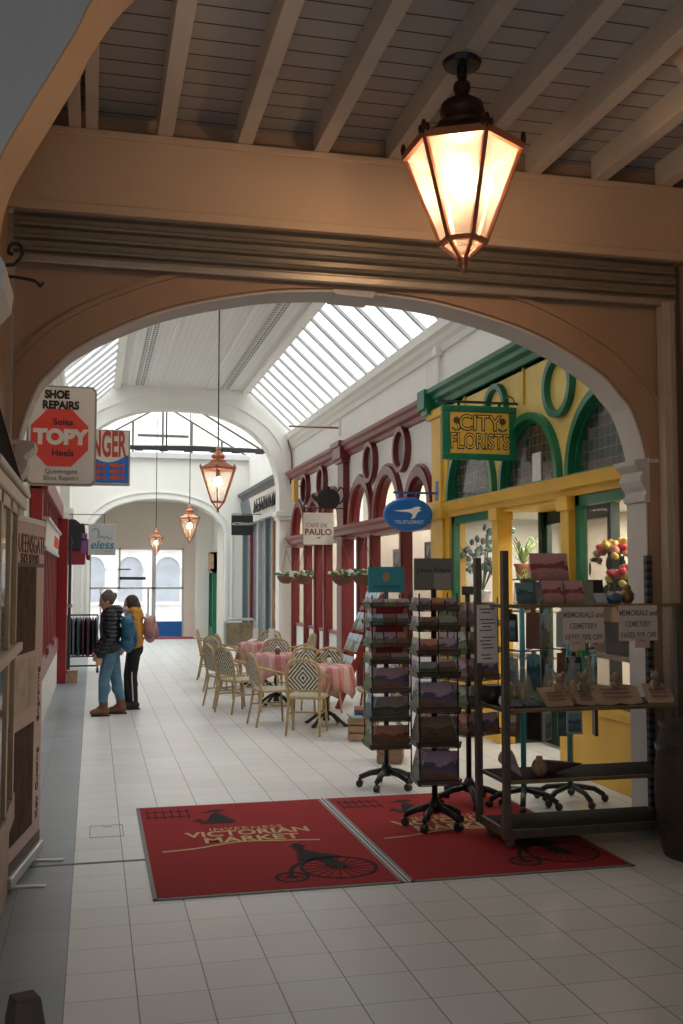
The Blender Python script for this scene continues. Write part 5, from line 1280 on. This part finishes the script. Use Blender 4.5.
for i, (nm, c) in enumerate(gcol):
    g = thing('garment', '%s garment hanging %s of clothes rail' % (nm, gpos[i]), 'garment', (-.43+i*.062, 21.0, 1.12), R(8*((i % 3)-1)), 'garments on the clothes rail')
    gm_ = mat('cloth_%d' % i, c, .85, var=.25, scale=14)
    prof = [(-.22, -.80), (.22, -.80), (.21, -.25), (.20, -.12), (.05, -.05), (-.05, -.05), (-.20, -.12), (-.21, -.25)]
    MB().prism(prof, 'x', -.020, .020).build('body', gm_, g, bevel=.014)
    MB().prism([(-.21, -.13), (-.25, -.2), (-.26, -.62), (-.2, -.63), (-.18, -.3)], 'x', -.016, .016).prism([(.21, -.13), (.25, -.2), (.26, -.62), (.2, -.63), (.18, -.3)], 'x', -.016, .016).build('sleeves', gm_, g, bevel=.01)
    MB().tube([(0, -.18, -.11), (0, 0, -.045), (0, .18, -.11)], .006, 5).tube([(0, 0, -.045), (0, 0, .005), (0, .02, .022), (0, .03, .0)], .004, 5).build('hanger', darkm, g)
for i, (x, z, c, l) in enumerate(((-.41, 3.0, (.02, .02, .025), 'black jacket hanging high on the red end post'), (-.33, 2.72, (.25, .02, .035), 'red jacket hanging high beside the black one'))):
    g = thing('hanging_jacket', l, 'jacket', (x, 20.0+i*.06, z), R(90), 'jackets hung outside the left shops')
    gm_ = mat('jacket_%d' % i, c, .7, var=.2, scale=10)
    MB().prism([(-.17, -.62), (.17, -.62), (.19, -.15), (.06, -.04), (-.06, -.04), (-.19, -.15)], 'x', -.05, .05).build('body', gm_, g, bevel=.03)
    MB().cap((0, -.19, -.16), (0, -.23, -.5), .045, .038).cap((0, .19, -.16), (0, .23, -.5), .045, .038).build('sleeves', gm_, g, smooth=True)
    MB().tube([(0, 0, -.04), (0, 0, .06)], .005, 5).build('hanger', darkm, g)
wr = thing('wire_card_rack', 'white wire rack of leaflets against the white pier', 'rack', (-.36, 31.0, 0))
for x in (-.2, .2): MB().tube([(x, 0, 0), (x, 0, 1.65)], .012, 6).build('upright', paper, wr)
MB().box(-.24, -.18, 0, .24, .18, .04).build('base', paper, wr)
MB().box(-.22, -.03, 1.72, .22, -.015, 1.92).build('header_board', mat('header_red', (.40, .03, .05), .5), wr); MB().box(-.17, -.034, 1.79, .17, -.03, 1.84).build('lettering_strip', paper, wr)
for i in range(6):
    MB().box(-.22, -.10, .5+i*.2, .22, -.02, .515+i*.2).build('shelf', paper, wr)
for i in range(6):
    for j in range(3):
        l = thing('leaflet', '%s leaflet on %s shelf of the white wire rack' % (('left', 'middle', 'right')[j], ('bottom', 'second', 'third', 'fourth', 'fifth', 'top')[i]), 'leaflet', (-.36-.14+j*.14, 30.94, .516+i*.2), 0, 'leaflets on the wire rack')
        MB().prism([(-.03, 0), (-.025, 0), (.02, .15), (.015, .15)], 'x', -.05, .05).build('sheet', (pic_light, paper, pic_photo, PICS[3][1])[(i*3+j) % 4], l)
bx = thing('cardboard_box', 'small brown box on the floor by the red end post', 'box', (-.34, 18.95, 0)); MB().box(-.09, -.12, 0, .09, .12, .20).build('carton', crate, bx); MB().box(-.1, -.13, .2, .1, .13, .215).build('lid', crate, bx)
mt = thing('door_mat', 'dark red mat before the street doors', 'mat', (2.35, 32.1, 0)); MB().box(-.7, -.5, 0, .7, .5, .012).build('carpet', matred, mt); MB().box(-.72, -.52, 0, .72, .52, .006).build('edge', mat('mat_edge', (0, 0, 0)), mt)
for i, (x, w, z, h) in enumerate(((.95, .35, 2.12, .05), (1.2, .8, 1.84, .09), (.95, .0, 0, 0))):
    if not w: continue
    p = thing('door_plate', ('thin brown plate hung high inside the street glazing', 'long grey box above the street doors transom')[i], 'plate', (x, 32.97, z)); MB().box(-w/2, -.03, -h/2, w/2, .03, h/2).build('plate', (crate, darkm)[i], p); MB().box(-w/2, -.034, -h/2+.01, -w/2+.03, .034, h/2-.01).build('end_cap', darkm, p)

# ================================================================== INSIDE THE FLORIST
bx = thing('display_box', 'low box raising the red flowers in florist window', 'box', (4.83, 8.62, 1.14)); MB().box(-.15, -.2, 0, .15, .2, .27).build('carton', darkw, bx); MB().box(-.16, -.21, .27, .16, .21, .30).build('lid', darkw, bx)
def pot_plant(loc, label, kind):
    p = thing('potted_plant', label, 'plant', loc)
    rnd = random.Random(hash(label) % 99 if False else len(label))
    MB().lathe([(.075, 0), (.10, .15), (.112, .16), (.112, .19), (.095, .19)], seg=16).build('pot', terra if kind == 'spider' else alu, p, smooth=True)
    fo = MB()
    if kind == 'spider':
        for k in range(44):
            a = rnd.random()*2*PI; l = .18+.22*rnd.random(); e = .12+.25*rnd.random(); pts = []
            w = .014
            for t in range(6):
                u = t/5; r = l*u; z = .18+e*math.sin(u*2.2)-.05*u*u
                pts.append((r*math.cos(a), r*math.sin(a), z))
            vs = []
            for t, q in enumerate(pts):
                ww = w*(1-.8*t/5); vs += [(q[0]-math.sin(a)*ww, q[1]+math.cos(a)*ww, q[2]), (q[0]+math.sin(a)*ww, q[1]-math.cos(a)*ww, q[2])]
            fo.add(vs, [(2*t, 2*t+1, 2*t+3, 2*t+2) for t in range(5)])
        f_ = fo.build('foliage', mat('spider_leaf', (.20, .32, .08), .5, var=.4, scale=20), p, fix=False)
    else:
        fl_, st_ = MB(), MB()
        for k in range(26):
            a = rnd.random()*2*PI; r = .05+.34*rnd.random(); z = .45+.55*rnd.random()
            c = (r*math.cos(a), r*math.sin(a), z); st_.tube([(0, 0, .18), (c[0]*.5, c[1]*.5, z*.7), c], .005, 4)
            for q in range(3): fl_.ell((c[0]+rnd.uniform(-.05, .05), c[1]+rnd.uniform(-.05, .05), c[2]+rnd.uniform(-.05, .05)), (.05, .035, .02), 7, 4, rot=(rnd.random()*3, rnd.random()*3, 0))
        st_.build('stem', leafd, p); fl_.build('foliage', mat('blue_grey_leaf', (.10, .16, .15), .6, var=.4, scale=12), p, smooth=True)
def shelf_unit(loc, w, label, hs):
    s_ = thing('display_shelf', label, 'shelf', loc)
    for z in hs: MB().box(-.2, -w, z-.02, .2, w, z).build('shelf', slabw, s_)
    for x in (-.19, .19):
        for y in (-w+.02, w-.02): MB().box(x-.012, y-.012, 0, x+.012, y+.012, hs[-1]).build('upright', paper, s_)
shelf_unit((5.25, 11.75, 0), .45, 'pale plant shelf inside the florist doorway', (.9, 1.45, 1.84))
pot_plant((5.22, 11.95, 1.84), 'spider plant in a terracotta pot inside the florist', 'spider')
pot_plant((5.22, 11.75, 1.45), 'small spider plant on the lower florist shelf', 'spider')
pot_plant((4.92, 12.55, 1.50), 'tall pale blossom branches in a metal vase behind florist window', 'branch')
st = thing('display_plinth', 'white display plinth behind the far florist window', 'plinth', (4.92, 12.6, 0)); MB().box(-.22, -.4, 0, .22, .4, 1.47).build('carcass', paper, st); MB().box(-.23, -.42, 1.47, .23, .42, 1.5).build('top', paper, st)
st = thing('display_table', 'wooden flower table behind the nearest florist window', 'table', (5.05, 8.7, 0)); MB().box(-.42, -.7, 1.1, .35, .7, 1.14).build('top', slabw, st)
for x in (-.3, .3):
    for y in (-.64, .64): MB().box(x-.03, y-.03, 0, x+.03, y+.03, 1.1).build('leg', slabw, st)
def bouquet(loc, label, cols, r=.24, n=40, stem=.35):
    b_ = thing('bouquet', label, 'flowers', loc); rnd = random.Random(n)
    MB().lathe([(.09, 0), (.12, .12), (.13, stem*.8)], seg=14).build('vase', blackp, b_, smooth=True)
    ms = [MB() for _ in cols]; fo = MB()
    for k in range(n):
        a = rnd.random()*2*PI; q = math.sqrt(rnd.random())*r; z = stem+.12+math.sqrt(max(0, r*r-q*q))*.7*rnd.uniform(.6, 1.1)
        ms[k % len(cols)].ell((q*math.cos(a), q*math.sin(a), z), (.045, .045, .032), 8, 5, rot=(rnd.random(), rnd.random(), 0))
        if k % 2: fo.ell((q*1.1*math.cos(a+1), q*1.1*math.sin(a+1), z-.1), (.07, .035, .012), 6, 4, rot=(rnd.random()*2, rnd.random()*2, a))
    for m, c in zip(ms, cols): m.build('flowers', c, b_, smooth=True)
    fo.build('foliage', leafd, b_)
bouquet((4.98, 9.12, 1.72), 'peach and pink flower bunch higher in the nearest florist window', (petalo, petalr, petaly), .26, 46, .18)
bouquet((4.83, 8.62, 1.44), 'red and cream flower bunch beside the white pier', (petalr, petaly, petalr), .24, 44, .22)
bx = thing('display_box', 'pale box raising the peach flowers in florist window', 'box', (4.98, 9.12, 1.14)); MB().box(-.2, -.22, 0, .2, .22, .55).build('carton', slabw, bx); MB().box(-.21, -.23, .55, .21, .23, .58).build('lid', slabw, bx)
# ================================================================== PEOPLE
def hand(mb, w, d, side, curl=.5, s=1.):
    """palm and five bent fingers hanging from the wrist w along direction d (mostly down); side = +1 left"""
    w = Vector(w); d = Vector(d).normalized(); f = Vector((1, 0, 0)); f = (f-d*f.dot(d)).normalized(); n = d.cross(f)*-side   # f towards the thumb, n out of the back of the hand
    mb.cap(w-d*.02, w+d*.035*s, .021*s, .024*s, 10); mb.cap(w+d*.03*s+f*.016*s, w+d*.075*s+f*.02*s, .019*s, .017*s, 8); mb.cap(w+d*.03*s-f*.016*s, w+d*.07*s-f*.022*s, .019*s, .016*s, 8)
    for k, (o, l) in enumerate(((.030, .068), (.010, .078), (-.011, .072), (-.030, .056))):
        a = w+d*.078*s+f*o*s; b = a+(d-n*.25*curl)*l*.5*s; c = b+(d-n*.9*curl)*l*.5*s
        mb.cap(a-d*.02*s, b, .0095*s, .0088*s, 8); mb.cap(b, c, .0088*s, .0075*s, 8)
    a = w+d*.03*s+f*.026*s; b = a+(d*.6+f*.75-n*.2)*.034*s; c = b+(d+f*.2-n*.3)*.03*s
    mb.cap(a, b, .012*s, .010*s, 8); mb.cap(b, c, .010*s, .0085*s, 8)
def person(loc, rz, label, P):
    r = thing('person', label, 'person', loc, rz)
    hx, hz = P['head']; tl_ = P.get('tilt', .2)
    body = MB()
    body.ell((0, 0, .93), (.115, .155, .13)).ell((0, 0, 1.10), (.10, .14, .17)).ell((.0, 0, 1.28), (.11, .165, .15)).cap((0, -.13, 1.355), (0, .13, 1.355), .055, .055)
    body.cap((-.01, 0, 1.34), (hx*.6, 0, hz-.07), .055, .050)
    E = Euler((0, tl_, 0)).to_matrix(); H = Vector((hx, 0, hz))
    h = lambda x, y, z: H+E @ Vector((x, y, z))
    body.ell(h(0, 0, .01), (.095, .075, .105), 20, 14, rot=(0, tl_, 0)).ell(h(.038, 0, -.06), (.055, .052, .055), 16, 10).cap(h(.088, 0, .005), h(.108, 0, -.028), .010, .014).cap(h(.070, -.018, -.068), h(.070, .018, -.068), .020, .020).ell(h(.068, 0, -.098), (.024, .026, .018), 10, 8)
    for sy in (-1, 1): body.ell(h(-.008, sy*.076, -.01), (.018, .010, .030), 10, 8); body.ell(h(.075, sy*.03, .03), (.02, .02, .014), 8, 6)
    legs, arms = MB(), MB(); hands = body
    for sy, key in ((1, 'l'), (-1, 'r')):
        hip, knee, ank, toe = [Vector(p) for p in P['leg_'+key]]
        for m, e in ((body, 0), (legs, P.get('loose', .026))):
            m.cap(hip, knee, .078+e*1.1, .052+e); m.cap(knee, ank+Vector((0, 0, P.get('cuff', .03) if e else 0)), .054+e, .034+e*1.2); m.ell(knee-Vector((.015, 0, .12)), (.052+e, .05+e, .10), 12, 8); m.ell(hip-Vector((.02, 0, .02)), (.085+e, .08+e, .11), 12, 8)
        body.cap(ank+Vector((-.03, 0, -.045)), toe, .034, .026)
        sh_, el, wrist, hd = [Vector(p) for p in P['arm_'+key]]
        for m, e in ((body, 0), (arms, P.get('puff', .022))):
            m.cap(sh_, el, .045+e, .036+e); m.cap(el, wrist, .037+e, .026+e*.8)
        hand(body, wrist, hd, sy)
    organic('body', body, .0065, skin, r, 3)
    legs.ell((0, 0, .92), (.128, .168, .12))
    organic('trousers', legs, .012, P['trousers'], r, 3)
    pf = P.get('puff', .022); hem = P.get('hem', .86)
    arms.ell((0, 0, 1.30), (.125+pf*.4, .185, .17)).ell((-.005, 0, 1.12), (.125+pf*.5, .165+pf*.4, .20)).cap((0, -.10, hem+.10), (0, .10, hem+.10), .125+pf*.3, .125+pf*.3, 16).cap((0, -.15, 1.365), (0, .15, 1.365), .068, .068)
    arms.cap((-.01, 0, 1.36), (hx*.45, 0, hz-.135), .078, .074)
    if P.get('hood'): arms.ell((-.09, 0, 1.41), (.085, .12, .075), 16, 10, rot=(0, -.4, 0)).ell((-.03, 0, 1.43), (.095, .10, .05), 16, 10, rot=(0, .25, 0))
    organic('jacket', arms, .011, P['jacket'], r, 3)
    hb_ = MB()
    hb_.ell(h(-.022, 0, .030), (.100, .087, .107), 20, 14, rot=(0, tl_-.25, 0))
    for c, q in P['hair']: hb_.ell(h(*c), q, 14, 10)
    ho = organic('hair', hb_, .008, P['hairm'], r, 2)
    for sy, key in ((1, 'l'), (-1, 'r')):
        hip, knee, ank, toe = [Vector(p) for p in P['leg_'+key]]
        b_ = MB().cap(ank+Vector((-.035, 0, -.03)), toe+Vector((-.02, 0, .012)), .052, .044).ell(toe+Vector((-.02, 0, .008)), (.062, .050, .040), 12, 8).cap(ank+Vector((-.012, 0, -.04)), ank+Vector((-.004, 0, P['boot'])), .056, .062).cap(ank+Vector((.01, 0, .02)), ank+Vector((.09, 0, -.04)), .046, .040)
        bo = organic('boot', b_, .008, P['bootm'], r, 2)
        d = (toe-ank); a = math.atan2(d.y, d.x)
        MB().prism([(ank.x+u*math.cos(a)-v*math.sin(a), ank.y+u*math.sin(a)+v*math.cos(a)) for u, v in ((-.092, -.03), (-.075, -.046), (.09, -.046), (.145, -.034), (.160, 0), (.145, .034), (.09, .046), (-.075, .046), (-.092, .03))], 'z', .0, .020).build('sole', darkw, bo)
    for sy in (-1, 1): MB().ell(h(.087, sy*.03, .018), (.012, .012, .008), 10, 8).build('eye', ink, r, smooth=True)
    MB().cap(h(.088, -.016, -.068), h(.088, .016, -.068), .005, .005, 8).build('mouth', mat('lips', (.38, .15, .13), .5), r, smooth=True)
    return r, h
A_ = dict(head=(.055, 1.535), tilt=.30, puff=.040, hood=True, hem=.84, boot=.08, cuff=.11,
          leg_l=((.0, .085, .88), (.075, .09, .49), (.085, .09, .10), (.22, .105, .045)), leg_r=((-.02, -.085, .88), (-.085, -.09, .48), (-.145, -.10, .10), (-.01, -.11, .045)),
          arm_l=((.0, .185, 1.34), (-.005, .235, 1.06), (.13, .225, .83), (.2, 0, -1)), arm_r=((.0, -.185, 1.34), (.02, -.225, 1.08), (.17, -.19, .86), (.2, 0, -1)),
          trousers=denim, jacket=pufferM, hairm=hairg, bootm=leather,
          hair=[((-.055, 0, .10), (.062, .062, .05)), ((-.095, 0, .03), (.05, .06, .06)), ((-.06, .05, .01), (.05, .03, .06)), ((-.06, -.05, .01), (.05, .03, .06)), ((-.125, 0, .045), (.035, .04, .04))])
pa, ha = person((.235, 14.36, 0), PI, 'person in black quilted jacket and jeans looking into the left shops', A_)
MB().tube([tuple(ha(-.03+.085*math.cos(a), .090*math.sin(a), .075)) for a in [2*PI*i/20 for i in range(20)]], .007, 6, closed=True).build('hair_band', mat('band', (.20, .12, .09), .6), pa)
B_ = dict(head=(.05, 1.475), tilt=.22, puff=.024, hem=.86, boot=.02,
          leg_l=((.0, .08, .86), (.03, .085, .47), (.0, .085, .09), (.14, .10, .04)), leg_r=((-.01, -.08, .86), (.06, -.085, .48), (.06, -.09, .09), (.20, -.10, .04)),
          arm_l=((.0, .18, 1.30), (-.03, .225, 1.04), (.13, .20, .90), (.5, 0, -.8)), arm_r=((.0, -.18, 1.30), (.01, -.22, 1.04), (.17, -.17, .92), (.5, 0, -.8)),
          trousers=mat('black_trousers', (.010, .011, .013), .8, var=.2), jacket=yellowj, hairm=hairb, bootm=blackp,
          hair=[((-.05, .05, -.05), (.07, .045, .09)), ((-.05, -.05, -.05), (.07, .045, .09)), ((-.085, 0, -.06), (.045, .075, .09)), ((.01, .07, .0), (.05, .025, .07)), ((.01, -.07, .0), (.05, .025, .07))])
pb, hb2 = person((.575, 14.98, 0), PI, 'person in mustard jacket and black trousers standing behind quilted jacket person', B_)
MB().cap(hb2(.062, -.03, -.062), hb2(.062, .03, -.062), .058, .058, 14).build('face_mask', paper, pb, smooth=True)
MB().tube([(-.012, .172, .86), (.022, .155, .66), (.03, .152, .47), (.005, .143, .12)], .013, 6).build('side_stripe', paper, pb, smooth=True)
def backpack(loc, rz, label, m, m2, h):
    b = thing('backpack', label, 'backpack', loc, rz, None)
    bd_ = MB().ell((-.09, 0, -.01), (.105, .15, h*.52), 18, 14).cap((-.065, -.075, h*.26), (-.065, .075, h*.26), h*.17, h*.17).cap((-.075, -.085, -h*.28), (-.075, .085, -h*.28), h*.185, h*.185).cap((-.08, -.08, -h*.3), (-.075, -.07, h*.28), h*.16, h*.15).cap((-.08, .08, -h*.3), (-.075, .07, h*.28), h*.16, h*.15)
    organic('bag_body', bd_, .012, m, b, 3)
    pk = MB().ell((-.165, 0, -h*.14), (.052, .105, h*.26), 16, 10); pk.build('front_pocket', m2, b, smooth=True)
    for sy in (-1, 1):
        MB().tube(catmull([(-.02, sy*.085, h*.38), (.10, sy*.115, h*.50), (.235, sy*.13, h*.40), (.285, sy*.15, h*.12), (.20, sy*.20, -h*.18), (.0, sy*.13, -h*.36)], 4), .018, 6).build('strap', m2, b, smooth=True)
        MB().ell((-.08, sy*.14, -h*.2), (.05, .03, h*.17), 10, 8).build('side_pocket', m2, b, smooth=True)
    MB().tube([(-.03, -.03, h*.45), (-.03, 0, h*.56), (-.03, .03, h*.45)], .008, 6).build('handle', m2, b)
    MB().tube(catmull([(-.12, -.135, h*.1), (-.15, -.10, h*.36), (-.16, 0, h*.44), (-.15, .10, h*.36), (-.12, .135, h*.1)], 4), .005, 5).build('zip', ink, b)
    return b
backpack((.235+.150, 14.36, 1.11), PI, 'blue backpack on the back of the person in quilted jacket', blueb, mat('deep_blue_nylon', (.015, .06, .12), .6), .52)
backpack((.575+.135, 14.98, 1.13), PI, 'pink backpack on the back of the person in mustard jacket', pinkb, mat('dusty_pink_nylon', (.34, .17, .17), .7), .38)

# ================================================================== LIGHT
def area(name, loc, rot, sx, sy, e, col):
    l = bpy.data.lights.new(name, 'AREA'); l.shape = 'RECTANGLE'; l.size = sx; l.size_y = sy; l.energy = e; l.color = col
    o = bpy.data.objects.new(name, l); COL.objects.link(o); o.location = loc; o.rotation_euler = rot
    return o
area('shop_light', (5.5, 10.3, 2.6), (0, 0, 0), .3, 4.5, 90, (1., .88, .72))
area('shop_light', (5.5, 18.4, 4.0), (0, 0, 0), .3, 8.5, 150, (1., .92, .80))
wd = bpy.data.worlds.new('sky'); wd.use_nodes = True; scene.world = wd
t = wd.node_tree; bgn = t.nodes['Background']
bgn.inputs[0].default_value = (.86, .91, 1., 1); bgn.inputs[1].default_value = WORLD_E

sl_ = bpy.data.lights.new('daylight', 'SUN'); sl_.energy = SUN_E; sl_.angle = R(110); sl_.color = (.95, .98, 1.)
so = bpy.data.objects.new('daylight', sl_); COL.objects.link(so); so.location = (2, 15, 12); so.rotation_euler = (0, 0, 0)
# ================================================================== CAMERA
cam = bpy.data.cameras.new('camera'); co = bpy.data.objects.new('camera', cam); COL.objects.link(co)
cam.sensor_fit = 'VERTICAL'; cam.sensor_height = 36.; cam.lens = 1025/1024*36; cam.clip_end = 200
co.location = (0, 0, 1.85)
yaw = math.atan2(248, math.hypot(1025, 66)); pitch = math.atan2(66, 1025)
co.rotation_euler = (PI/2+pitch, 0, -yaw)
scene.camera = co
vs = scene.view_settings; vs.view_transform = 'Standard'; vs.look = 'None'; vs.gamma = 1.; vs.use_curve_mapping = False; vs.exposure = EXPO
